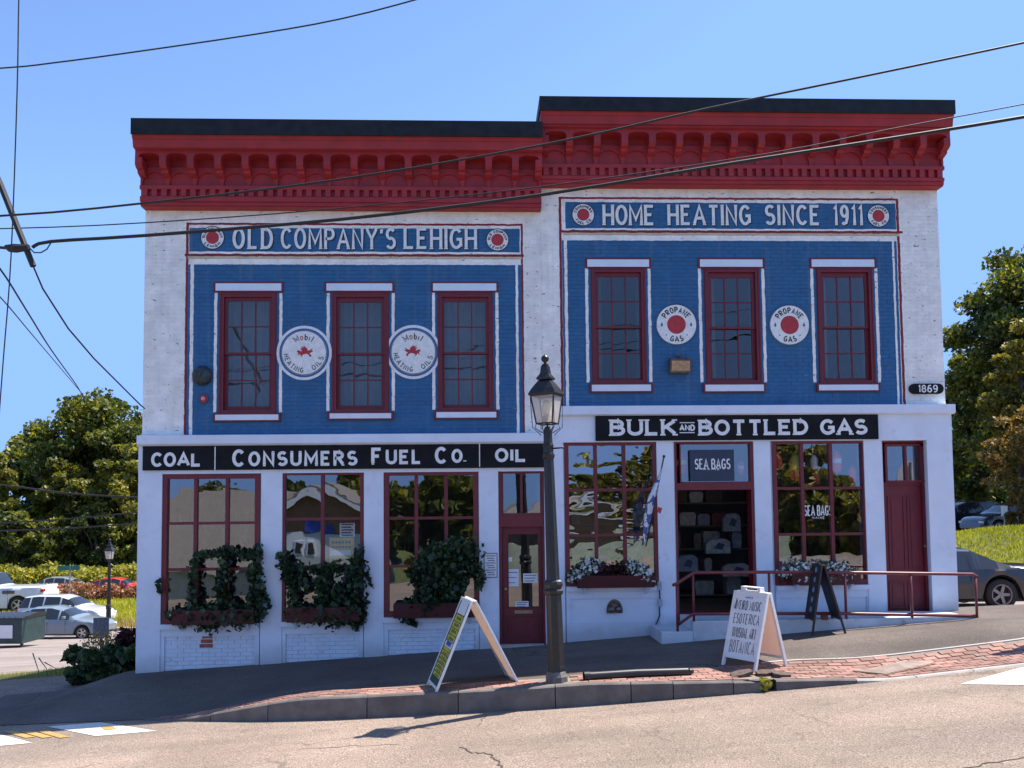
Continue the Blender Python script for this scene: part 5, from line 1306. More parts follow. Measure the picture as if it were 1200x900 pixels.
# hedge, weeds and shrubs
def mass(name, a, b, Y, h, depth, n, leaf, mat, label, cat, seed=1, kind=None, hv=.25, up=None):
    rng = np.random.default_rng(seed); xa, xb = a, b; z0 = T((xa+xb)/2, Y)
    t = root(name, ((xa+xb)/2, Y, z0), label, cat, world=False); X0 = (xa+xb)/2; pts = []
    k = max(4, int((xb-xa)/(h*.55)))
    for i in range(k):
        for j in range(2):
            x = lerp(xa, xb, (i+rng.random())/k)-X0; y = (rng.random()-.5)*depth; hh = h*(1-hv*rng.random())
            pts.append(blob(rng, (x, y, hh*.5+T(x+X0, Y+y)-z0), (h*.55, depth*.4, hh*.52), n//(2*k), .4))
    o = leafmesh('foliage', np.concatenate(pts), None, leaf, mat, t, up=up)
    mb = MB()
    for i in range(k): x = lerp(xa, xb, (i+.5)/k)-X0; mb.tube([(x, 0, T(x+X0, Y)-z0-.1), (x+.1, .1, T(x+X0, Y)-z0+h*.6)], .05, 5)
    put('stems', mb, m_bark, t)
    return t
hx0, hx1 = at(-60, 660, 56).x, at(200, 660, 56).x
mass('hedge', hx0, hx1, 54, 2.6, 3.0, 26000, .18, LF['yellow'], 'long yellow green hedge behind the left lawn', 'hedge', 41)
wx0, wx1 = at(52, 680, 50).x, at(200, 680, 50).x
mass('weed_bed', wx0, wx1, 48.0, 1.35, 2.5, 15000, .13, LF['red'], 'reddish brown strip of tall weeds beyond the left lawn', 'weeds', 42, hv=.5)
mass('shrub_row', at(1106, 590, 33).x, at(1180, 590, 33).x, 36, 2.0, 2.0, 5000, .16, leaf_mat('red_and_gold_shrub', [(.10, .10, .02), (.30, .24, .05), (.42, .08, .06), (.2, .2, .03), (.45, .1, .08)], .3), 'red and gold flowering shrubs behind the dark parked cars', 'shrub', 43, hv=.5)
mass('shrub_thicket', at(1090, 590, 52).x, at(1260, 590, 52).x, 52, 4.2, 4, 9000, .3, LF['dark'], 'dark thicket behind the upper car lot right of the shop', 'shrubs', 44, hv=.4)
mass('shrub_thicket', at(-60, 640, 64).x, at(200, 640, 64).x, 64, 4.5, 4, 16000, .32, LF['dark'], 'dark thicket under the trees behind the yellow hedge', 'shrubs', 45, hv=.4)
def grass_field(name, poly, n, h, w_, mat, seed=1, fn=T):
    rng = np.random.default_rng(seed); xs = [p[0] for p in poly]; ys = [p[1] for p in poly]; P_ = []
    def inside(x, y):
        c = False
        for (x1, y1), (x2, y2) in zip(poly, poly[1:]+poly[:1]):
            if (y1 > y) != (y2 > y) and x < (x2-x1)*(y-y1)/(y2-y1)+x1: c = not c
        return c
    while len(P_) < n:
        x, y = rng.uniform(min(xs), max(xs)), rng.uniform(min(ys), max(ys))
        if inside(x, y): P_.append((x, y, fn(x, y)))
    P_ = np.array(P_); hh = h*rng.uniform(.4, 1.3, n); dx = rng.normal(size=(n, 2))*.35*hh[:, None]; an = rng.uniform(0, pi, n)
    V = np.empty((n, 3, 3)); V[:, 0] = P_; V[:, 1] = P_; V[:, 0, 0] -= np.cos(an)*w_; V[:, 0, 1] -= np.sin(an)*w_; V[:, 1, 0] += np.cos(an)*w_; V[:, 1, 1] += np.sin(an)*w_
    V[:, :2, 2] -= .02; V[:, 2] = P_; V[:, 2, :2] += dx; V[:, 2, 2] += hh
    me = bpy.data.meshes.new(name); me.from_pydata(V.reshape(-1, 3).tolist(), [], [(3*i, 3*i+1, 3*i+2) for i in range(n)]); me.materials.append(mat)
    o = bpy.data.objects.new(name, me); COL.objects.link(o); o['kind'] = 'stuff'; return o
grass_field('grass', [(-46, 33.6), (-10, 33.6), (-10, 48), (-46, 48)], 60000, .28, .045, LF['grass'], 1)
grass_field('grass', [(9, 9.5), (26, 9.5), (30, 26), (10, 26)], 60000, .11, .025, LF['grass'], 2)
grass_field('dry_grass', [(-40, 31.2), (-12, 31.2), (-12, 33.8), (-40, 33.8)], 6000, .5, .03, LF['dry'], 3)
# grassy verge wedge by the left corner
VG = [(-16, 2.9), (-6.3, 1.2), (-6.3, 5.5), (-16, 6.2)]
VG = [tuple(gat(a, b)[:2]) for a, b in ((-120, 818), (60, 800), (100, 797), (160, 789))]+[(-6.3, 4.2)]+[tuple(gat(a, b)[:2]) for a, b in ((112, 778), (60, 786), (-120, 806))]
def fan_drape(name, poly, off, mat):
    mb = MB(); bm = bmesh.new(); vs = [bm.verts.new((x, y, T(x, y)+off)) for x, y in poly]; bm.faces.new(vs)
    bmesh.ops.triangulate(bm, faces=bm.faces[:]); bmesh.ops.subdivide_edges(bm, edges=bm.edges[:], cuts=3, use_grid_fill=True)
    for v in bm.verts: v.co.z = T(v.co.x, v.co.y)+off
    me = bpy.data.meshes.new(name); bm.to_mesh(me); bm.free(); me.materials.append(mat); o = bpy.data.objects.new(name, me); COL.objects.link(o); o['kind'] = 'structure'; return o
fan_drape('verge', VG, .03, M('verge_soil', (.05, .045, .025), .95, var=.3))
grass_field('verge_grass', VG, 9000, .09, .008, LF['grass'], 5)
kb2 = [gat(a, b) for a, b in ((-60, 812), (0, 806), (45, 802), (90, 797), (130, 794))]
m_kerb2 = m_gran2
t = root('low_kerb', tuple(kb2[2]), 'low granite kerb along the grass verge left of the shop', 'kerb')
for a, b in zip(kb2, kb2[1:]):
    d = (b-a).normalized(); nn = Vector((-d.y, d.x, 0))*.12; mb = MB(); a2, b2 = a+d*.01, b-d*.01
    lo, hi = Vector((0, 0, -.15)), Vector((0, 0, .10)); mb.add([a2+lo, b2+lo, b2+nn+lo, a2+nn+lo, a2+hi, b2+hi, b2+nn+hi, a2+nn+hi], [(0, 1, 2, 3), (4, 5, 6, 7), (0, 1, 5, 4), (1, 2, 6, 5), (2, 3, 7, 6), (3, 0, 4, 7)]); put('kerbstone', mb, m_kerb2, t)
def shrub(name, px, py, hpx, wpx, label, mat, n, leaf, seed, Y=None, cat='shrub', up=None, fn=T):
    g = gat(px, py, fn) if Y is None else Vector((at(px, py, Y).x, Y, fn(at(px, py, Y).x, Y))); s = F_PX/(g.y+14.3); rng = np.random.default_rng(seed)
    h, wd = hpx/s, wpx/s; t = root(name, tuple(g), label, cat, world=False); pts = []
    for k in range(14):
        q = rng.normal(size=2)*.28; z = rng.uniform(.15, .85)
        pts.append(blob(rng, (q[0]*wd*.9, q[1]*wd*.6, z*h), (wd*.25, wd*.22, h*.2), n//14, .2))
    leafmesh('foliage', np.concatenate(pts), None, leaf, mat, t, up=up)
    mb = MB()
    for k in range(8): a = rng.normal(size=2)*wd*.25; mb.tube([(a[0]*.3, a[1]*.3, -.05), (a[0]*.7, a[1]*.7, h*.45), (a[0]*1.2, a[1], h*.9)], [.02, .012, .004], 5)
    put('stems', mb, m_bark, t); return t
shrub('dark_shrub', 152, 768, 72, 34, 'dark purple shrub against the left corner of the shop', LF['purple'], 2600, .07, 51, Y=1.6)
shrub('leafy_shrub', 128, 793, 46, 62, 'low dark green leafy shrub at the left foot of the shop', LF['ivy'], 3200, .10, 52, Y=1.0, up=(0, 0, .5))
for i, px in enumerate((118, 128, 137, 110)):
    g = Vector((at(px, 780, 1.7).x, 1.7, 0)); g.z = T(g.x, g.y); t = root('ornamental_grass', tuple(g), 'wispy dry grass clump, %s in the bed left of the shop' % ('second from the left', 'third from the left', 'nearest the wall', 'leftmost')[i], 'grass clump', 'wispy grass clumps left of the shop', world=False)
    mb = MB(); rng = np.random.default_rng(60+i)
    for k in range(26):
        a = rng.normal(size=2)*.16; h = rng.uniform(.5, 1.0); mb.tube([(a[0]*.1, a[1]*.1, 0), (a[0]*.6, a[1]*.6, h*.6), (a[0]*1.7, a[1]*1.7, h)], [.007, .005, .002], 3)
    put('blades', mb, M('dry_stems', (.16, .13, .08), .8, var=.3, island=.4), t)
    rngp = np.random.default_rng(i); leafmesh('seed_heads', blob(rngp, (0, 0, .72), (.32, .3, .3), 130, .3), None, .035, LF['dry'], t)
g = Vector((at(56, 770, 3.2).x, 3.2, 0)); g.z = T(g.x, g.y)
for i, px in enumerate((48, 58, 68)):
    g = Vector((at(px, 770, 3.0).x, 3.0, 0)); g.z = T(g.x, g.y); t = root('tall_weed', tuple(g), 'dry weed stalk on the grass verge, %s of three' % ('left', 'middle', 'right')[i], 'weed', 'dry weeds on the verge', world=False)
    mb = MB(); mb.tube([(0, 0, 0), (-.05, 0, .3), (-.16-.05*i, 0, .62-.1*i)], [.008, .007, .012], 5); mb.tube([(0, 0, 0), (.06, 0, .3)], [.006, .003], 4); put('stalk', mb, M('dry_stems', (.16, .13, .08), .8), t)
# yellow weed in the broken kerb
g = Vector((3.02, -3.52, T(3.02, -3.52))); t = root('kerb_weed', tuple(g), 'small yellow green weed growing in the broken kerb', 'weed', world=False)
leafmesh('leaves', blob(np.random.default_rng(8), (0, -.02, .09), (.10, .06, .09), 220, .1), None, .03, LF['yellow'], t)
mb = MB(); [mb.tube([(0, 0, 0), (.02*k-.06, -.01*k, .12+.01*k)], .003, 4) for k in range(7)]; put('stems', mb, M('dry_stems', (.16, .13, .08), .8), t)

# ------------------------------------------------------------------ window boxes, ivy and flowers
def planter(box, label, i):
    x0, x1, z0, z1 = FR(*box, -.12); t = root('window_box', ((x0+x1)/2, -.15, z0), label, 'window box', 'maroon window boxes')
    mb = MB(); mb.prism([(-.30, z1), (-.26, z0), (-.08, z0), (-.08, z1)], x0, x1, 'x'); put('box', mb, M('dark_maroon_box', (.06, .008, .014), .5), t, bev=.005)
    mb = MB(); mb.box(x0+.01, x1-.01, -.285, -.09, z1-.012, z1+.006); put('soil', mb, m_pit, t)
    for px in (x0+.12, x1-.12): mb = MB(); mb.prism([(-.24, z0-.001), (-.1, z0-.001), (-.1, z0-.12)], px-.015, px+.015, 'x'); put('bracket', mb, m_white, t)
    return t, (x0, x1, z0, z1)
pl = [planter((205, 714, 300, 731), 'maroon window box under the leftmost shop window', 0), planter((338, 711, 422, 728), 'maroon window box under the window with the yellow poster', 1), planter((462, 706, 558, 723), 'maroon window box under the window beside the left door', 2),
      planter((676, 674, 765, 688), 'maroon window box with white flowers left of the open doorway', 3), planter((924, 671, 1004, 684), 'maroon window box with white flowers behind the handrail', 4)]
def vine(name, strokes, label, n, mat=LF['ivy'], leaf=.07, seed=1, cat='ivy', Y=-.16, thick=.09):
    rng = np.random.default_rng(seed); q0 = at(strokes[0][0][0], strokes[0][0][1], Y); t = root(name, tuple(q0), label, cat, 'ivy growing from the window boxes' if cat == 'ivy' else 'white flowers in the window boxes', world=False)
    pts = []; mb = MB(); tot = sum(sum(math.hypot(b[0]-a[0], b[1]-a[1])*(a[2]+b[2])/2 for a, b in zip(s, s[1:])) for s in strokes)
    for s in strokes:
        mb.tube([tuple(at(a[0], a[1], Y+.04)-q0) for a in s], .008, 5)
        for a, b in zip(s, s[1:]):
            m = int(n*math.hypot(b[0]-a[0], b[1]-a[1])*(a[2]+b[2])/2/tot)
            for k in range(m):
                u = rng.random(); px, py, wv = lerp(a[0], b[0], u), lerp(a[1], b[1], u), lerp(a[2], b[2], u)
                g = rng.normal(size=2)*.5; g = g/max(1, np.linalg.norm(g)/1.25)
                q = at(px+g[0]*wv, py+g[1]*wv, Y+rng.normal()*thick*min(1, wv/9)); pts.append(tuple(q-q0))
    leafmesh('leaves', np.array(pts), None, leaf, mat, t, elong=1.15); put('stems', mb, m_bark, t); return t
vine('ivy', [[(226, 722, 9), (224, 690, 4), (226, 662, 5), (232, 650, 4), (252, 651, 5), (262, 645, 6), (290, 650, 5), (302, 645, 6)], [(262, 724, 12), (260, 690, 8), (262, 665, 8), (268, 645, 5)], [(296, 720, 12), (302, 690, 9), (298, 665, 9), (303, 644, 6)],
             [(200, 722, 9), (240, 722, 15), (275, 722, 16), (306, 716, 11)], [(304, 690, 4), (312, 700, 3), (316, 712, 2)], [(240, 728, 5), (241, 738, 3)], [(186, 680, 3), (187, 696, 2)], [(245, 742, 1.5), (248, 745, 1.5)]], 'ivy climbing in two loops over the leftmost shop window', 2600, seed=71)
vine('ivy', [[(346, 712, 8), (342, 688, 7), (334, 668, 8), (331, 650, 6)], [(330, 650, 5), (350, 672, 7), (362, 690, 5)], [(360, 668, 4), (384, 664, 5), (400, 668, 8)], [(377, 715, 12), (380, 690, 10), (376, 668, 7)], [(412, 722, 14), (414, 690, 17), (418, 660, 11), (422, 645, 7)],
             [(340, 720, 9), (380, 722, 14), (420, 718, 13)], [(424, 700, 7), (425, 725, 5), (417, 738, 4)], [(428, 672, 3), (438, 690, 1)], [(396, 690, 9), (400, 715, 10)]], 'ivy covering the lower right of the window with the yellow poster', 2700, seed=72)
vine('ivy', [[(500, 655, 12), (530, 645, 14), (555, 645, 12)], [(500, 705, 14), (505, 675, 16), (512, 655, 12)], [(480, 708, 8), (500, 708, 12), (520, 705, 10)], [(530, 705, 9), (532, 675, 16), (540, 655, 14)], [(556, 660, 10), (562, 680, 5), (562, 690, 3)], [(485, 680, 7), (492, 660, 7)],
             [(470, 722, 5), (486, 730, 3), (487, 733, 2)]], 'dense bushy ivy over the window beside the left red door', 3800, seed=73)
for s, lb_, sd_ in (([[(668, 680, 6), (686, 668, 10), (698, 662, 8)], [(738, 662, 7), (752, 668, 9), (764, 680, 6)], [(742, 673, 4), (755, 678, 3)]], 'white petunias at both ends of the box left of the open doorway', 81),
                   ([[(914, 672, 5), (932, 668, 9), (950, 664, 7)], [(968, 664, 6), (990, 667, 9), (1004, 672, 6)], [(930, 678, 3), (1000, 678, 3)]], 'white petunias in the window box behind the handrail', 82)):
    vine('petunias', s, lb_, 330, LF['white'], .05, sd_, 'flowers', Y=-.24); 
    vine('petunia_leaves', s, lb_.replace('white petunias', 'green foliage among the petunias'), 500, LF['ivy'], .045, sd_+5, 'plant', Y=-.2)
vine('purple_foliage', [[(700, 672, 6), (716, 668, 5), (738, 672, 7)], [(708, 664, 4), (712, 668, 3)], [(728, 662, 4), (730, 668, 4)]], 'dark purple leafy plant in the middle of the left flower box', 330, LF['purple'], .05, 83, 'plant', Y=-.2)
vine('purple_foliage', [[(950, 674, 5), (962, 672, 5), (978, 672, 5)]], 'dark purple leafy plant in the middle of the right flower box', 220, LF['purple'], .05, 84, 'plant', Y=-.2)

# ------------------------------------------------------------------ things in and on the shop windows
def flatbox(name, box, Y, th, mat, label, cat, grp=None):
    x0, x1, z0, z1 = FR(*box, Y); t = root(name, ((x0+x1)/2, Y, z0), label, cat, grp); mb = MB(); mb.box(x0, x1, Y, Y+th, z0, z1); put('sheet', mb, mat, t); return t, (x0, x1, z0, z1)
m_amber = M('amber_poster', (.62, .40, .04), .6, var=.15)
t, q = flatbox('poster', (386, 630, 415, 661), .05, .004, m_amber, 'yellow poster behind the second shop window', 'poster')
mb = MB()
for z, h_ in ((634, 3), (640, 2.5), (655, 3)): a = FR(389, z, 412, z+h_, .048); [mb.box(lerp(a[0], a[1], k/6), lerp(a[0], a[1], (k+.7)/6), .046, .0495, a[2], a[3]) for k in range(6)]
put('print_lines', mb, m_ink, t); a = FR(387, 645, 411, 651, .048); mb = MB(); mb.box(a[0], a[1], .046, .0495, a[2], a[3]); put('white_band', mb, m_paper, t)
t, q = flatbox('poster', (398, 613, 416, 629), .05, .004, m_paper, 'pale printed sheet above the yellow poster', 'poster')
mb = MB()
for k in range(5): z = lerp(q[2], q[3], (k+.5)/5); mb.box(q[0]+.03, q[1]-.03-.03*(k % 2), .046, .0495, z-.012, z+.012)
put('print_lines', mb, m_ink, t)
t, q = flatbox('window_lettering', (942, 592, 975, 606), .018, .0004, g_shop, 'white shop name lettering on the middle pane of the right window', 'lettering')
t.children[0].hide_render = False
mb = MB(); text(mb, 'SEA BAGS', q[0], q[1], q[2]+.02, q[3], wallplace(.012), .02, gap=.34, space=.1); text(mb, 'MAINE', q[0]+.14, q[1]-.14, q[2]-.03, q[2]+.012, wallplace(.012), .007, gap=.7); o = put('lettering', mb, m_letter, t, fixn=False)
bpy.data.objects.remove(t.children[0] if t.children[0].name.startswith('sheet') else t.children[1])
# buoys hanging in the windows
BC = {'or': (.75, .10, .05), 'yl': (.65, .55, .12), 'wh': (.75, .76, .78), 'rd': (.5, .05, .05)}
def buoy(px, py, h, cols, label, Y=.16):
    c = at(px, py, Y); t = root('lobster_buoy', (c.x, Y, c.z), label, 'buoy', 'painted buoys hanging in the shop windows'); s = h/2; r = h*.24
    prof = [(.004, -s), (r*.7, -s*.95), (r, -s*.5), (r, s*.45), (r*.55, s*.85), (.01, s)]
    zs_ = [-s, -.15*s, .25*s, s]
    for k in range(3):
        pp = [(ipl(z, [(b, a) for a, b in prof]), z) for z in np.linspace(zs_[k], zs_[k+1], 6)]; mb = MB(); mb.lathe(pp, 12, (c.x, Y, c.z)); put('band', mb, M('buoy_'+cols[k], BC[cols[k]], .5), t, True)
    mb = MB(); mb.tube([(c.x, Y, c.z+s), (c.x, Y, c.z+s+.5)], .006, 5); put('cord', mb, m_wire, t)
buoy(932, 548, .48, ('rd', 'yl', 'yl'), 'yellow and red buoy in the right shop window, left top pane')
buoy(954, 542, .26, ('wh', 'wh', 'wh'), 'small white buoy in the right shop window, middle top pane')
buoy(956, 560, .26, ('rd', 'rd', 'rd'), 'small red buoy below the white one in the right shop window')
buoy(979, 541, .42, ('or', 'wh', 'or'), 'orange and white banded buoy in the right shop window, right top pane')
buoy(999, 556, .3, ('or', 'or', 'or'), 'plain orange buoy in the right shop window, right top pane')
buoy(912, 541, .28, ('or', 'or', 'or'), 'orange buoy at the left edge of the right shop window')
buoy(799, 543, .42, ('rd', 'yl', 'rd'), 'red and cream buoy left of the small navy sign')
buoy(868, 548, .26, ('or', 'wh', 'or'), 'orange buoy right of the small navy sign')
# wire grids behind window 5
mb = MB()
for k in range(26): x = lerp(W5[0]+.08, W5[1]-.08, k/25); mb.box(x-.002, x+.002, .20, .204, gz5[-2], gz5[-1])
for k in range(10): z = lerp(gz5[-2], gz5[-1], k/9); mb.box(W5[0]+.08, W5[1]-.08, .205, .209, z-.002, z+.002)
put('wire_grid', mb, MATS['grid_wire'], br)
# flag on a slanting pole
a, b = at(778, 535, -.55), at(757, 640, -.12); t = root('flag', tuple(b), 'blue and white flag hanging from a slanted pole beside the ramp window', 'flag')
mb = MB(); mb.tube([tuple(b+(a-b)*.0), tuple(a)], .012, 8); put('pole', mb, m_iron, t); mb = MB(); mb.lathe([(.001, -.03), (.025, -.01), (.02, .02), (.001, .03)], 10, tuple(a)); put('finial', mb, m_iron, t)
m_flag = bpy.data.materials.new('flag_cloth'); t_, N, L = nodes(m_flag); pb = N['Principled BSDF']; nn = noise(N, L, 9, 3); L.new(mixc(N, L, smooth(N, L, nn, .49, .52), (.62, .66, .74), (.04, .10, .32)), pb.inputs['Base Color'])
mb = MB(); n = 14; c0, c1 = at(776, 552, -.52), at(764, 590, -.35)
L0, L1 = [], []
for i in range(n+1):
    u = i/n; top = lerp(0, 1, u); p = c0.lerp(at(757, 634, -.35), u)
    p = at(lerp(776, 757, u), lerp(548, 632, u), lerp(-.52, -.3, u)); wpx = 3+9*sin(pi*min(1, u*1.05))**.8
    q = at(lerp(776, 757, u)-wpx*.9, lerp(556, 640, u), lerp(-.48, -.42, u)+.05*sin(u*11)); 
    mb.v += [tuple(p), tuple(p.lerp(q, .5)+Vector((0, .05*sin(u*14+1), 0))), tuple(q)]
mb.f = [(3*i+j, 3*i+j+1, 3*i+4+j, 3*i+3+j) for i in range(n) for j in range(2)]; mb.mi = [0]*len(mb.f)
o = put('cloth', mb, m_flag, t, True); o.modifiers.new('thickness', 'SOLIDIFY').thickness = .004
mb = MB(); a = FR(770, 594, 776, 602, -.46); mb.prism([(a[0], a[2]+.03), (a[1]-.03, a[2]), (a[1], a[3]-.02), (a[0]+.02, a[3])], -.475, -.46, 'y'); put('red_patch', mb, m_redl, t)
# shelves with goods inside the right shop, seen through door and windows
rng = random.Random(9)
GC = [(.40, .37, .32), (.18, .13, .09), (.26, .28, .31), (.06, .08, .14), (.20, .06, .05), (.42, .41, .38), (.08, .065, .05)]
gm = [M('goods_%s' % n, c, .8, var=.2, scale=12) for n, c in zip(('cream', 'brown', 'grey', 'navy', 'red', 'canvas', 'dark'), GC)]
def shelf(x0, x1, Y, z0, z1, levels, label, dens=.75):
    t = root('display_shelf', ((x0+x1)/2, Y, z0), label, 'shelf', 'display shelves inside the shops'); m = MATS['interior_boards']
    for k in range(levels+1):
        z = lerp(z0, z1, k/levels); mb = MB(); mb.box(x0, x1, Y, Y+.35, z, z+.03); put('board', mb, m, t)
    for x in (x0-.03, x1): mb = MB(); mb.box(x, x+.03, Y, Y+.35, z0-.05, z1+.03); put('side', mb, m, t)
    h = (z1-z0)/levels; ct = []
    for k in range(levels):
        z = lerp(z0, z1, k/levels)+.03; x = x0+.05
        while x < x1-.3:
            ni = sum(1 for q in ct if q == k)+1; w_ = rng.uniform(.15, .4); hh = rng.uniform(.4, .85)*h
            if rng.random() < dens:
                b = MB(); b.prism([(x+.02, z), (x+w_-.02, z), (x+w_, z+hh*.8), (x+w_-.03, z+hh), (x+.03, z+hh), (x, z+hh*.8)], Y+.03, Y+.28, 'y')
                gi = rng.randrange(7); ct.append(k); o = put('canvas_bag', b, gm[gi], None); tag(o, '%s bag, %s from left, %s board of %s' % (('cream', 'brown', 'grey', 'navy', 'red', 'canvas', 'dark')[gi], ('first', 'second', 'third', 'fourth', 'fifth', 'sixth', 'seventh', 'eighth', 'ninth', 'tenth')[ni-1], ('lowest', 'second', 'third', 'fourth', 'top')[k], label.replace(' of goods', '').replace(' of bags', '')), 'bag', 'canvas goods on the shop shelves')
            x += w_+.03
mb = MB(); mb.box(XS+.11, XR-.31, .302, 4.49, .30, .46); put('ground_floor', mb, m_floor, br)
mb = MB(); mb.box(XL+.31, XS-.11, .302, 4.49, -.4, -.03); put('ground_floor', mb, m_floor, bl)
shelf(2.5, 4.9, 2.7, .5, 2.8, 5, 'tall shelf of bags facing the open doorway')
shelf(5.1, 6.8, 2.9, .5, 2.6, 4, 'shelf of goods inside behind the right window', .3)
shelf(1.0, 2.3, 2.6, .5, 2.4, 4, 'shelf of goods inside behind the flower box window', .3)
shelf(-5.6, -4.0, 2.8, .0, 2.2, 4, 'shelf inside behind the leftmost window', .25); shelf(-3.6, -2.6, 2.9, .0, 2.2, 4, 'shelf inside behind the yellow poster', .2); shelf(-2.0, -.6, 2.7, .0, 2.2, 4, 'shelf inside beside the left door', .25)
# folded bags and cushions lying in the display windows
for i, (px, py, w_, h_, c) in enumerate(((700, 662, 34, 22, 2), (748, 655, 26, 30, 5), (926, 664, 34, 26, 5), (960, 662, 30, 22, 0), (992, 664, 34, 24, 2), (858, 612, 22, 22, 2), (842, 640, 30, 18, 5), (806, 660, 26, 20, 2), (864, 668, 34, 16, 0))):
    Y = .5 if i < 5 else 2.2; q = at(px, py, Y); s = F_PX/(Y+14.3); t = root('canvas_tote', (q.x, Y, q.z), ('pale folded sail bag in the flower box window', 'upright pale tote in the flower box window', 'white printed bag at the left of the right window', 'cream bag in the middle of the right window', 'grey bag at the right of the right window',
        'grey tote hanging inside the doorway', 'pale tote low inside the doorway', 'pale tote at the left inside the doorway', 'cream tote at the bottom right inside the doorway')[i], 'bag', 'sail cloth bags on display'); w2, h2 = w_/s/2, h_/s/2
    mb = MB(); mb.prism([(q.x-w2, q.z-h2), (q.x+w2, q.z-h2), (q.x+w2*.95, q.z+h2*.6), (q.x+w2*.5, q.z+h2), (q.x-w2*.6, q.z+h2*.9), (q.x-w2*.98, q.z+h2*.4)], Y, Y+.14, 'y'); put('bag_body', mb, gm[c], t, bev=.02)
    mb = MB(); mb.prism([(q.x-w2*.4, q.z-h2*.3), (q.x+w2*.3, q.z-h2*.5), (q.x+w2*.5, q.z+h2*.2), (q.x, q.z+h2*.5)], Y-.004, Y-.0005, 'y'); put('print', mb, gm[3] if i != 3 else gm[4], t)
# curtains upstairs
m_curt = M('pale_curtain', (.24, .26, .29), .8, var=.1)
for par, specs in ((bl, WL), (br, WR)):
    for k, sp_ in enumerate(specs):
        x0, x1, z0, z1 = FR(*sp_[1], .3); mb = MB(); n = 24
        for i in range(n+1):
            x = lerp(x0+.0, x1, i/n); y = .42+.03*sin(i*2.1+k)
            mb.v += [(x, y, z0-.1), (x, y, z0+(z1-z0)*(1.0))]
        mb.f = [(2*i, 2*i+2, 2*i+3, 2*i+1) for i in range(n) if not (par is br and 4 < i < 20)]; mb.mi = [0]*len(mb.f)
        put('curtain', mb, m_curt, par, True)

# ------------------------------------------------------------------ vehicles
def car_paint(name, col, rough=.25):
    if name in MATS: return MATS[name]
    m = M(name, col, rough, .0, var=.02); b = m.node_tree.nodes['Principled BSDF']; b.inputs['Coat Weight'].default_value = .8; b.inputs['Coat Roughness'].default_value = .05; return m
m_cglass = M('car_glass', (.02, .025, .03), .06, var=.05, spec=.8); m_tyre = M('tyre_rubber', (.018, .018, .018), .8); m_chrome = M('alloy', (.45, .45, .46), .3, .8); m_trim = M('black_trim', (.02, .02, .02), .5)
KEYS = {  # x from nose (-.5) to tail (+.5) as a fraction of length: belt and top in metres
 'suv': dict(L=4.7, W=1.9, belt=[(-.5, .62), (-.47, .80), (-.42, .92), (-.25, 1.02), (.3, 1.08), (.47, 1.05), (.5, .75)], top=[(-.5, .64), (-.47, .83), (-.42, .95), (-.24, 1.08), (-.12, 1.52), (.0, 1.68), (.25, 1.70), (.42, 1.62), (.48, 1.12), (.5, .78)], wx=(-.30, .29), r=.36),
 'hatch': dict(L=4.3, W=1.78, belt=[(-.5, .58), (-.47, .72), (-.40, .82), (-.25, .92), (.3, .98), (.47, .95), (.5, .7)], top=[(-.5, .6), (-.47, .75), (-.40, .85), (-.22, .98), (-.07, 1.36), (.06, 1.50), (.26, 1.47), (.42, 1.28), (.48, 1.0), (.5, .72)], wx=(-.31, .30), r=.32),
 'coupe': dict(L=5.0, W=1.92, belt=[(-.5, .60), (-.47, .80), (-.2, .93), (.3, .98), (.46, .98), (.5, .66)], top=[(-.5, .62), (-.47, .84), (-.2, .97), (-.07, 1.28), (.04, 1.44), (.16, 1.43), (.31, 1.08), (.34, 1.04), (.47, 1.03), (.5, .7)], wx=(-.31, .275), r=.37),
 'van': dict(L=5.6, W=2.0, belt=[(-.5, .7), (-.46, .98), (-.3, 1.2), (.49, 1.25), (.5, 1.0)], top=[(-.5, .75), (-.45, 1.05), (-.38, 1.35), (-.27, 2.3), (-.16, 2.48), (.47, 2.48), (.5, 2.35)], wx=(-.32, .30), r=.36),
 'pickup': dict(L=5.6, W=2.0, belt=[(-.5, .75), (-.47, 1.0), (-.2, 1.15), (.06, 1.2), (.49, 1.22), (.5, 1.0)], top=[(-.5, .78), (-.47, 1.05), (-.22, 1.20), (-.12, 1.75), (-.02, 1.88), (.08, 1.86), (.11, 1.26), (.49, 1.27), (.5, 1.02)], wx=(-.32, .30), r=.40),
}
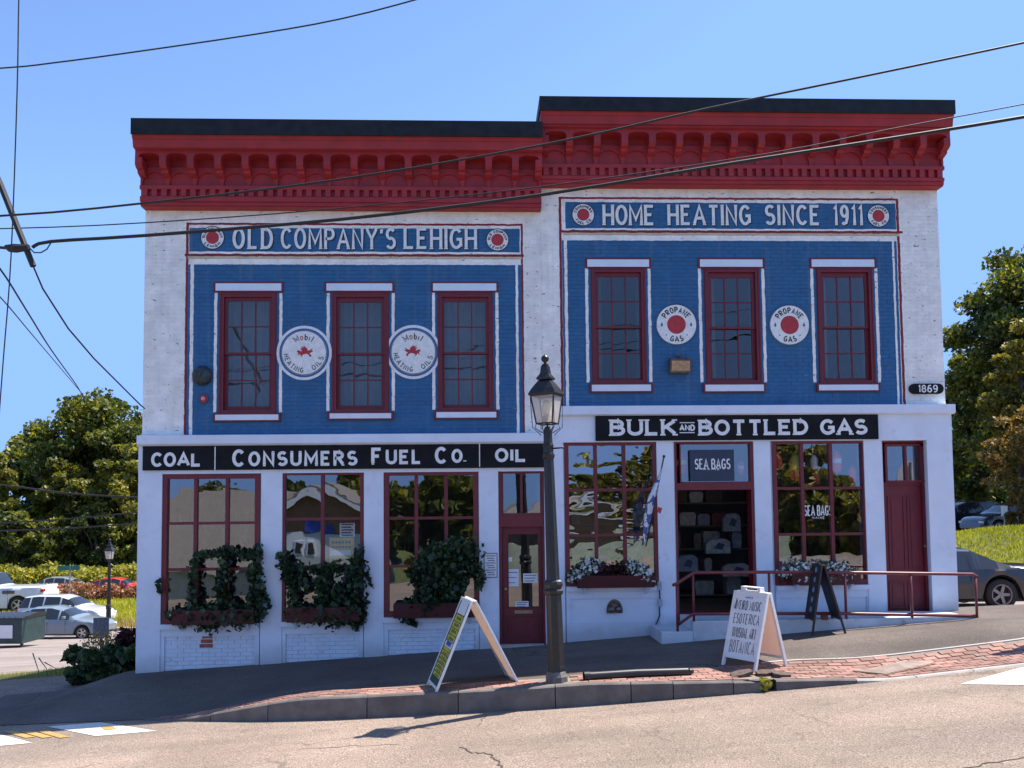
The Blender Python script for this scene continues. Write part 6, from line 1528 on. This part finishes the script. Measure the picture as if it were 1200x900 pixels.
def car(name, kind, loc, rz, paint, label, pillars=(-.02, .2), cat='car', grp='parked cars', lights=True):
    K = KEYS[kind]; Lc, W = K['L'], K['W']; t = root(name, loc, label, cat, grp, rz=rz, world=False); n = 56
    xs = sorted(set([i/n-.5 for i in range(n+1)])); secs = []
    ar = K['r']+.07
    for x in xs:
        bz, tz = ipl(x, K['belt']), ipl(x, K['top']); end = max(0, (abs(x)-.40)/.10); w_ = W/2*(1-.16*end**2); zb = .24+.10*end
        for wx in K['wx']:
            dx = abs(x-wx)*Lc
            if dx < ar: zb = max(zb, K['r']+math.sqrt(ar*ar-dx*dx)-.02)
        gh = min(1, max(0, (tz-bz-.08)/.3)); wt = lerp(w_*.90, w_*.70, gh); lo = min(zb, bz-.12)
        secs.append([(w_*.93, lo), (w_, lo+.05), (w_*1.01, (lo+bz)/2+.05), (w_*.965, bz), (wt, tz-.04*gh-.01), (wt*.80, tz), (wt*.35, tz+.025)])
    body, gls = MB(), MB(); V = []
    for x, s in zip(xs, secs):
        ring = [(x*Lc, -y, z) for y, z in s]+[(x*Lc, y, z) for y, z in reversed(s)]; V.append(ring)
    m_ = len(V[0]); vs = [v for r_ in V for v in r_]; fb, fg = [], []
    for i in range(n):
        xm = (xs[i]+xs[i+1])/2; bz, tz = ipl(xm, K['belt']), ipl(xm, K['top']); slope = abs(ipl(xs[i+1], K['top'])-ipl(xs[i], K['top']))/(Lc/n)
        for j in range(m_-1):
            f = (i*m_+j, (i+1)*m_+j, (i+1)*m_+j+1, i*m_+j+1)
            side = j in (3, m_-5); roofp = j in (4, 5, 6, m_-6, m_-7)
            g = (side and tz-bz > .22 and min(abs(xm-p) for p in pillars) > .012) or (roofp and slope > .42 and tz-bz > .16 and tz > 1.02)
            if kind == 'van' and xm > -.12: g = False
            (fg if g else fb).append(f)
    fb += [tuple(range(m_)), tuple(n*m_+q for q in range(m_-1, -1, -1))]
    body.add(vs, fb); 
    if fg: gls.add(vs, fg)
    o = put('body', body, paint, t, True); md = o.modifiers.new('split', 'EDGE_SPLIT'); md.split_angle = radians(38)
    if fg: put('windows', gls, m_cglass, t, False)
    ub = MB(); ub.box(-Lc*.46, Lc*.46, -W/2*.86, W/2*.86, .2, .62); put('underbody', ub, m_trim, t)
    for wx in K['wx']:
        for s in (-1, 1):
            r = K['r']; c = (wx*Lc, s*(W/2-.12), r); mb = MB(); mb.lathe([(r*.66, -.11), (r*.94, -.11), (r, -.07), (r, .07), (r*.94, .11), (r*.66, .11), (r*.66, -.11)], 28, c, 'y', cap=False); w_ = put('wheel', mb, m_tyre, t, True)
            mb = MB(); mb.lathe([(r*.60, -.105), (r*.67, -.105), (r*.67, .105), (r*.60, .105), (r*.60, -.105)], 24, c, 'y', cap=False); mb.lathe([(.001, .045*s), (r*.16, .05*s), (r*.16, .07*s), (.001, .075*s)], 12, c, 'y')
            for k in range(5):
                a = 2*pi*k/5; R_ = Matrix.Translation(c) @ Matrix.Rotation(a, 4, 'Y'); mb.box(.03, r*.62, s*.055-.012, s*.055+.012, -.035, .035, M=R_)
            put('rim', mb, m_chrome if kind != 'coupe' else M('dark_alloy', (.22, .22, .23), .3, .6), w_)
            mb = MB(); mb.lathe([(.001, -.02), (r*.58, -.02), (r*.58, .02), (.001, .02)], 20, (c[0], c[1]-s*.03, c[2]), 'y')
            if s > 0: mb.v = [(x, y, z) for x, y, z in mb.v]
            put('brake_disc', mb, m_trim, w_)
    for s in (-1, 1):
        mb = MB(); z = ipl(-.47, K['belt'])-.06; mb.box(-Lc*.5+.0, -Lc*.47, s*W*.40-.13, s*W*.40+.13, z-.14, z-.02); put('headlight', mb, M('headlight_lens', (.6, .62, .65), .1), t, bev=.02)
        mb = MB(); z = ipl(.47, K['belt'])-.1; mb.box(Lc*.475, Lc*.5+.004, s*W*.38-.13, s*W*.38+.13, z-.12, z+.02); put('tail_light', mb, M('tail_lens', (.4, .01, .01), .2), t, bev=.02)
        mb = MB(); xm = {'suv': -.16, 'hatch': -.12, 'coupe': -.09, 'pickup': -.14, 'van': -.24}[kind]*Lc; z = ipl(xm/Lc, K['belt'])+.05; mb.box(xm-.06, xm+.06, s*W*.5-.02, s*W*.5+s*.17, z, z+.13) if s > 0 else mb.box(xm-.06, xm+.06, -W*.5-.17, -W*.5+.02, z, z+.13); put('mirror', mb, paint, t, bev=.02)
        mb = MB(); mb.box(.06*Lc, .06*Lc+.16, s*W*.5-.01, s*W*.5+.012, .86, .885); put('door_handle', mb, m_chrome, t)
        mb = MB(); sy = s*(W/2*1.005+.004)
        for x in ((-.13, .07, .22) if kind != 'coupe' else (-.10, .13)): mb.box(x*Lc, x*Lc+.012, min(sy, sy-s*.012), max(sy, sy-s*.012), .36, ipl(x, K['belt'])-.05)
        put('door_gap', mb, m_trim, t)
    return t
def car_at(px, pbase, Y, **k):
    q = at(px, pbase, Y); return (q.x, Y, T(q.x, Y)+.01)
# right: charcoal coupe, tail to the right; rear wheel at px 1172
Yc = 6.4; q = at(1172, 700, Yc-.85); Kx = KEYS['coupe']
car('parked_car', 'coupe', (q.x-.275*5.0, Yc, T(q.x, Yc)-.0), radians(-2), car_paint('charcoal_car_paint', (.012, .012, .014), .28), 'charcoal coupe parked behind the right corner of the shop', pillars=(-.05, .13))
q = at(1178, 625, 30); car('parked_car', 'suv', (q.x, 29.5, T(q.x, 29.5)), radians(6), car_paint('navy_car_paint', (.012, .018, .035)), 'dark blue parked car on the upper lot, nearest the shrubs', pillars=(-.03, .17, .33))
q = at(1128, 618, 33); car('parked_car', 'suv', (q.x, 33.2, T(q.x, 33.2)), radians(4), car_paint('black_car_paint', (.010, .012, .016)), 'black parked car behind the dark blue one', pillars=(-.03, .17, .33))
# left lot
car('parked_car', 'hatch', car_at(75, 730, 27.5), radians(176), car_paint('silver_car_paint', (.17, .21, .25), .3), 'silver hatchback in the left car park, front one of two', pillars=(-.04, .12, .3))
car('parked_car', 'suv', car_at(78, 725, 33.5), radians(174), car_paint('white_car_paint', (.50, .52, .55)), 'white car just behind the silver hatchback', pillars=(-.03, .17, .33))
vx = at(49, 700, 40).x
van = car('pickup_truck', 'pickup', (vx-3.6, 41.0, T(vx-1, 41)), radians(2), car_paint('white_van_paint', (.62, .64, .68)), 'white pickup truck bed at the left edge of the photo above the dumpster', pillars=(.06,), cat='pickup truck')
van.scale = (1.3, 1.3, 1.3)
mb = MB(); mb.box(1.0, 1.55, -1.03, -.99, .95, 1.1); put('bed_marker', mb, m_cglass, van)
drape('truck_pad', [(-60, 32), (vx+1.5, 32), (vx+1.5, 47), (-60, 47)], T, .03, g_lot, 2)['kind'] = 'structure'
car('parked_car', 'hatch', car_at(143, 690, 49), radians(178), car_paint('red_car_paint', (.5, .04, .03)), 'red car half hidden by the weeds beyond the lawn', pillars=(-.04, .12, .3))
car('parked_car', 'hatch', car_at(60, 693, 50.5), radians(2), car_paint('grey_car_paint', (.2, .22, .25)), 'grey car behind the weeds above the white car', pillars=(-.04, .12, .3))
# dumpster
g = Vector((at(8, 744, 21).x, 21.0, 0)); g.z = T(g.x, g.y); t = root('dumpster', tuple(g), 'dark green dumpster with a white notice at the left edge', 'dumpster', rz=radians(-4), world=False)
m_dump = M('dark_green_steel', (.02, .045, .05), .5, var=.2); s = (g.y+14.3)/F_PX; w2, h2 = 23*s, 35*s
mb = MB(); mb.prism([(-w2*1.1, .15), (w2*.75, .15), (w2*.78, h2*.9), (-w2*1.1, h2*.9)], 0, 1.6, 'y'); put('bin', mb, m_dump, t)
mb = MB(); mb.prism([(-.05, h2*.9), (-.05, h2*.96), (1.0, h2*1.05), (1.65, h2*1.0), (1.65, h2*.9)], -w2*1.1, w2*.8, 'x'); put('lid', mb, M('black_plastic', (.02, .02, .022), .4), t)
for k in range(7): mb = MB(); x = lerp(-w2*1.0, w2*.74, k/6); mb.box(x-.03, x+.03, -.04, 0, .2, h2*.88) if k in (0, 6) else mb.box(x-.015, x+.015, -.055, -.01, h2*.93, h2*.99); put('rib', mb, m_dump, t)
mb = MB(); mb.box(-w2*.1-.25, w2*.1+.15, -.012, -.002, h2*.3, h2*.72); put('notice', mb, m_paper, t)
for x in (-w2, w2*.65): mb = MB(); mb.box(x-.04, x+.04, .1, .2, -.02, .16); put('foot', mb, m_trim, t)
# far street lamp and road sign on the left
g = Vector((at(127, 731, 29.9).x, 29.9, 0)); g.z = T(g.x, g.y); hl = at(126, 631, 29.9).z-g.z
street_lamp('street_lamp', tuple(g), hl, 'distant black lantern street lamp on the left lawn', 0)
g = Vector((at(81, 725, 40).x, 40, 0)); g.z = T(g.x, g.y); t = root('street_sign', tuple(g), 'thin pole with a small green street name plate beyond the white car', 'street sign', world=False)
mb = MB(); mb.tube([(0, 0, 0), (0, 0, 3.0)], .04, 8); put('pole', mb, M('grey_steel', (.3, .31, .32), .5, .4), t); mb = MB(); mb.box(-.75, .6, -.02, .02, 2.62, 2.9); put('plate', mb, M('green_sign', (.02, .16, .11), .5), t)
t = root('lot_kerb', (-20, 31.4, T(-20, 31.4)), 'pale kerb between the left car park and the lawn', 'kerb', world=False)
for k in range(10): mb = MB(); x = -12+k*2.5; z = T(x-20, 31.4)-T(-20, 31.4); mb.box(x+.02, x+2.48, -.2, .2, z-.2, z+.15); put('kerbstone', mb, m_gran2, t)
# small low grey sign by the bed
g = Vector((at(118, 745, 9).x, 9, 0)); g.z = T(g.x, g.y); t = root('low_sign', tuple(g), 'small weathered grey board beyond the grass clumps', 'sign', world=False)
mb = MB(); mb.box(-.2, .2, 0, .03, .75, 1.25); put('panel', mb, M('weathered_grey_board', (.16, .16, .2), .8, var=.3, scale=20), t); mb = MB(); mb.box(-.03, .03, .03, .07, 0, 1.1); put('post', mb, m_bark, t)
# white marker posts by the right lot
for i, (px, py) in enumerate(((1178, 598),)):
    g = Vector((at(px, 628, 26).x, 26, 0)); g.z = T(g.x, g.y); t = root('lot_sign', tuple(g), 'small white sign on a post in front of the dark blue car', 'sign', world=False)
    mb = MB(); mb.tube([(0, 0, 0), (0, 0, 1.7)], .03, 6); put('post', mb, M('grey_steel', (.3, .31, .32), .5), t); mb = MB(); mb.box(-.16, .16, -.03, -.01, 1.15, 1.65); put('plate', mb, m_paper, t)

# ------------------------------------------------------------------ cables
def cable(pts, r, label, sag=0, extra=None, n=24, nm='overhead_cable'):
    P3 = [at(a, b, Y) for a, b, Y in pts]; out = []
    k = len(P3)-1; m = max(2, n//k)
    for i in range(k):
        for j in range(m):
            u = j/m; p0 = P3[max(i-1, 0)]; p1, p2 = P3[i], P3[i+1]; p3 = P3[min(i+2, k)]
            q = .5*((2*p1)+(p2-p0)*u+(2*p0-5*p1+4*p2-p3)*u*u+(3*p1-p0-3*p2+p3)*u**3); out.append(q)
    out.append(P3[-1]); mb = MB(); mb.tube([tuple(p) for p in out], r, 7)
    o = put(nm, mb, m_wire, None, True); tag(o, label, 'cable', 'overhead cables'); return o, out
cable([(-260, 262, -5.0), (0, 253, -5.0), (170, 238, -5.1), (400, 210, -5.2), (640, 169, -5.4), (830, 127, -5.6), (1000, 92, -5.8), (1200, 50, -6.0), (1420, 2, -6.2)], .012, 'upper of the cables slanting across the shop front')
cable([(-260, 272, -4.6), (0, 268, -4.6), (170, 261, -4.6), (400, 244, -4.8), (640, 218, -5.0), (900, 180, -5.2), (1040, 152, -5.3), (1200, 122, -5.5), (1420, 78, -5.7)], .007, 'thinnest of the cables crossing the shop front')
o, pts = cable([(38, 290, -4.9), (60, 283, -4.9), (170, 276, -4.9), (400, 257, -5.0), (630, 229, -5.2), (860, 191, -5.4), (1040, 163, -5.5), (1200, 137, -5.7), (1420, 98, -5.9)], .019, 'thick black cable crossing the shop front')
cable([(-200, 92, -3.0), (0, 80, -3.0), (60, 74, -3.0), (150, 62, -3.1), (300, 40, -3.2), (400, 22, -3.3), (500, -4, -3.4), (620, -40, -3.5)], .010, 'single cable in the sky above the left half of the shop')
cable([(25, -60, -6.5), (22, 0, -6.5), (20, 110, -6.4), (13, 300, -6.2), (4, 420, -6.0), (-1, 486, -5.9)], .006, 'thin near vertical wire at the left edge of the photo')
# slanting guy with its black sleeve and clamp
t = root('guy_wire', tuple(at(20, 270, -4.9)), 'slanting guy wire with a thick black sleeve and clamp at the left', 'guy wire')
mb = MB(); mb.tube([tuple(at(a, b, -4.9)) for a, b in ((-30, 150), (0, 215), (20, 265), (39, 312))], .032, 8); put('sleeve', mb, m_wire, t)
mb = MB(); mb.tube([tuple(at(a, b, Y)) for a, b, Y in ((39, 312, -4.9), (50, 338, -4.6), (80, 385, -4.0), (110, 420, -3.2), (140, 450, -2.2), (165, 475, -1.4), (170, 479, -.2))], .010, 6); put('wire', mb, m_wire, t, True)
mb = MB(); mb.tube([tuple(at(a, b, -4.92)) for a, b in ((6, 289), (12, 291), (18, 291), (34, 290))], [.02, .045, .05, .035], 8); put('clamp', mb, m_wire, t)
mb = MB(); mb.tube([tuple(at(a, b, -4.9)) for a, b in ((-80, 288), (0, 290), (12, 291))], .016, 6); put('feeder', mb, m_wire, t)
mb = MB(); mb.tube([tuple(at(a, b, -4.9)) for a, b in ((34, 290), (40, 296), (48, 296), (55, 292), (60, 284))], .008, 6); put('loop', mb, M('teal_cable', (.02, .08, .09), .5), t, True)
cable([(-40, 270, -4), (0, 315, -3.5), (30, 362, -2), (60, 410, 1), (90, 452, 6), (100, 470, 9)], .012, 'lower slanting wire at the left, running behind the trees')
cable([(-40, 312, -3), (0, 348, -2), (40, 395, 2), (85, 448, 9), (100, 466, 12)], .010, 'faint wire just below the other slanting wire at the left')
cable([(-60, 566, 20), (0, 568, 20), (80, 578, 20), (165, 583, 20), (230, 586, 20)], .035, 'pale cable across the dark trees at the left', nm='overhead_cable')
cable([(-60, 616, 22), (0, 613, 22), (80, 608, 22), (165, 600, 22), (230, 594, 22)], .03, 'second cable across the dark trees at the left')
cable([(-60, 624, 22), (0, 622, 22), (80, 619, 22), (165, 613, 22), (230, 608, 22)], .03, 'lowest cable across the dark trees at the left')
# a round traffic sign just outside the frame; its shadow falls on the bricks at the right edge
sh = gat(1192, 762, S); hz = 2.35; lx = sdir.x/sdir.z*hz; ly = sdir.y/sdir.z*hz
t = root('road_sign', (sh.x+lx+.05, sh.y+ly, S(sh.x+lx, sh.y+ly)), 'round traffic sign on a steel pole just past the right edge', 'traffic sign', world=False)
mb = MB(); mb.tube([(0, 0, 0), (0, 0, 2.7)], .03, 8); put('pole', mb, M('grey_steel', (.3, .31, .32), .5), t); mb = MB(); mb.lathe([(.001, -.01), (.33, -.01), (.33, .01), (.001, .01)], 28, (0, -.05, 2.4), 'y'); put('plate', mb, m_paper, t)

# ------------------------------------------------------------------ the far side of the street (seen in the window reflections)
def mir(px, py, Yo): q = at(px, py, Yo); return Vector((q.x, -Yo, q.z))
def house(name, x0, x1, Y, zb, zeave, zridge, depth, wallm, label, gx=None, roofm=None, wins=(), lower=None):
    t = root(name, ((x0+x1)/2, Y, zb), label, 'house', 'houses across the street'); r_ = roofm or M('grey_shingle_roof', (.20, .185, .17), .85, var=.22, scale=14)
    mb = MB(); mb.box(x0, x1, Y-depth, Y, zb-3, zeave); put('wall', mb, wallm, t)
    ym = Y-depth/2; mb = MB(); e = .35
    mb.add([(x0-e, Y+e, zeave-.1), (x1+e, Y+e, zeave-.1), (x1-depth*.3, ym, zridge), (x0+depth*.3, ym, zridge), (x0-e, Y-depth-e, zeave-.1), (x1+e, Y-depth-e, zeave-.1)], [(0, 1, 2, 3), (5, 4, 3, 2), (0, 3, 4), (1, 5, 2), (0, 4, 5, 1)]); put('roof', mb, r_, t)
    if gx:
        ga, gb, gz, gp = gx; gm_ = (ga+gb)/2; mb = MB(); mb.prism([(ga, zb-3), (gb, zb-3), (gb, gz), (gm_, gp), (ga, gz)], Y, Y+2.0, 'y'); w_ = put('gable_wall', mb, M('brown_shingle_wall', (.28, .16, .10), .85, var=.25, scale=9), t)
        mb = MB()
        for s in (-1, 1):
            a = (ga-.5) if s < 0 else (gb+.5); sl = (gp-gz)/((gb-ga)/2); za = gp-sl*abs(a-gm_)
            mb.prism([(a, za+.02), (gm_, gp+.02), (gm_, gp+.3), (a, za+.3)], Y-3, Y+2.5, 'y')
        put('gable_roof', mb, r_, t)
        mb = MB()
        for s in (-1, 1):
            a = (ga-.5) if s < 0 else (gb+.5); sl = (gp-gz)/((gb-ga)/2); za = gp-sl*abs(a-gm_)
            mb.prism([(a, za-.25), (gm_, gp-.25), (gm_, gp+.12), (a, za+.12)], Y+2.3, Y+2.56, 'y')
        put('white_bargeboard', mb, m_white, t)
        mb = MB(); mb.box(ga-.01, gb+.01, Y+2.0, Y+2.06, zb-3, gz-1.1); put('white_clapboards', mb, m_white, t)
    for (a, b, c, d, y) in wins:
        mb = MB(); mb.box(a, b, y, y+.06, c, d); f = put('window', mb, m_white, t); mb = MB(); mb.box(a+.1, b-.1, y+.061, y+.08, c+.1, d-.1); put('pane', mb, m_cglass, f)
    return t
Yo = 40; a, b = mir(120, 640, Yo), mir(436, 640, Yo); ap = mir(372, 571, Yo-2); eL, eR = mir(322, 604, Yo-2), mir(424, 604, Yo-2); gz_ = T(-10, -40)
wz0, wz1 = mir(350, 652, Yo-2).z, mir(350, 636, Yo-2).z; wxa, wxb = mir(343, 640, Yo-2).x, mir(368, 640, Yo-2).x; wm = (wxa+wxb)/2
th_ = house('house', a.x, b.x, -Yo, gz_, mir(200, 668, Yo).z, mir(200, 574, Yo+4).z, 9, M('cream_clapboard', (.62, .58, .5), .7, var=.1), 'grey roofed house with a brown shingled gable across the street', (eL.x, eR.x, eL.z, ap.z),
      wins=((wxa, wm-.1, wz0, wz1, -Yo+2.06), (wm+.1, wxb, wz0, wz1, -Yo+2.06)))
q0, q1 = mir(356, 624, Yo-2.1), mir(384, 612, Yo-2.1); mb = MB(); mb.box(q0.x, q1.x, -Yo+2.08, -Yo+2.14, q0.z, q1.z); put('blue_sign', mb, M('blue_sign', (.04, .08, .5), .5), th_)
a, b = mir(600, 640, 34), mir(760, 640, 34)
house('house', a.x, b.x, -34, T(4, -34), mir(700, 610, 34).z, mir(700, 580, 38).z, 8, M('brown_board_wall', (.20, .14, .10), .8, var=.2, scale=5), 'brown house with white trim across the street', (mir(640, 0, 32).x, mir(720, 0, 32).x, mir(700, 612, 32).z, mir(700, 583, 32).z))
# low painted wall and sunny pavement across the street
t = root('garden_wall', (3, -22, T(3, -22)), 'pale green painted wall along the far side of the street', 'wall'); 
for k in range(6):
    x = -2+k*2.4; z = T(x, -21.5); mb = MB(); mb.box(x+.02, x+2.38, -21.7, -21.5, z-.3, z+1.15); put('wall_panel', mb, M('pale_green_render', (.50, .54, .42), .8, var=.15, scale=2), t)
WHR = ('above the shingled gable in the leftmost panes', 'left part of the third shop window', 'right part of the third shop window', 'in the left door transom', 'behind the flag window', 'right part of the flag window', 'in the right shop window, left panes', 'in the leftmost window above the grey roof', 'in the right shop window, middle panes', 'low in the right shop window', 'left panes of the flag window')
for i, (px, pt, Y, R_) in enumerate(((345, 552, 56, 60), (420, 535, 50, 60), (500, 545, 46, 62), (560, 555, 44, 40), (700, 530, 46, 50), (760, 524, 42, 44), (925, 500, 44, 56), (240, 566, 62, 70), (980, 548, 40, 50), (1010, 575, 36, 50), (668, 556, 50, 40))):
    q = mir(px, pt, Y); s = F_PX/(Y+14.3); tree('street_tree', q.x, -Y, q.z, R_/s, 'street tree across the road, reflected '+WHR[i], LF[('dark', 'mixed', 'dark', 'mixed', 'mixed', 'olive', 'olive', 'dark', 'mixed', 'olive', 'dark')[i]], n=7000, leaf=.42, seed=90+i, clumps=50, group='trees across the street', low=.05)
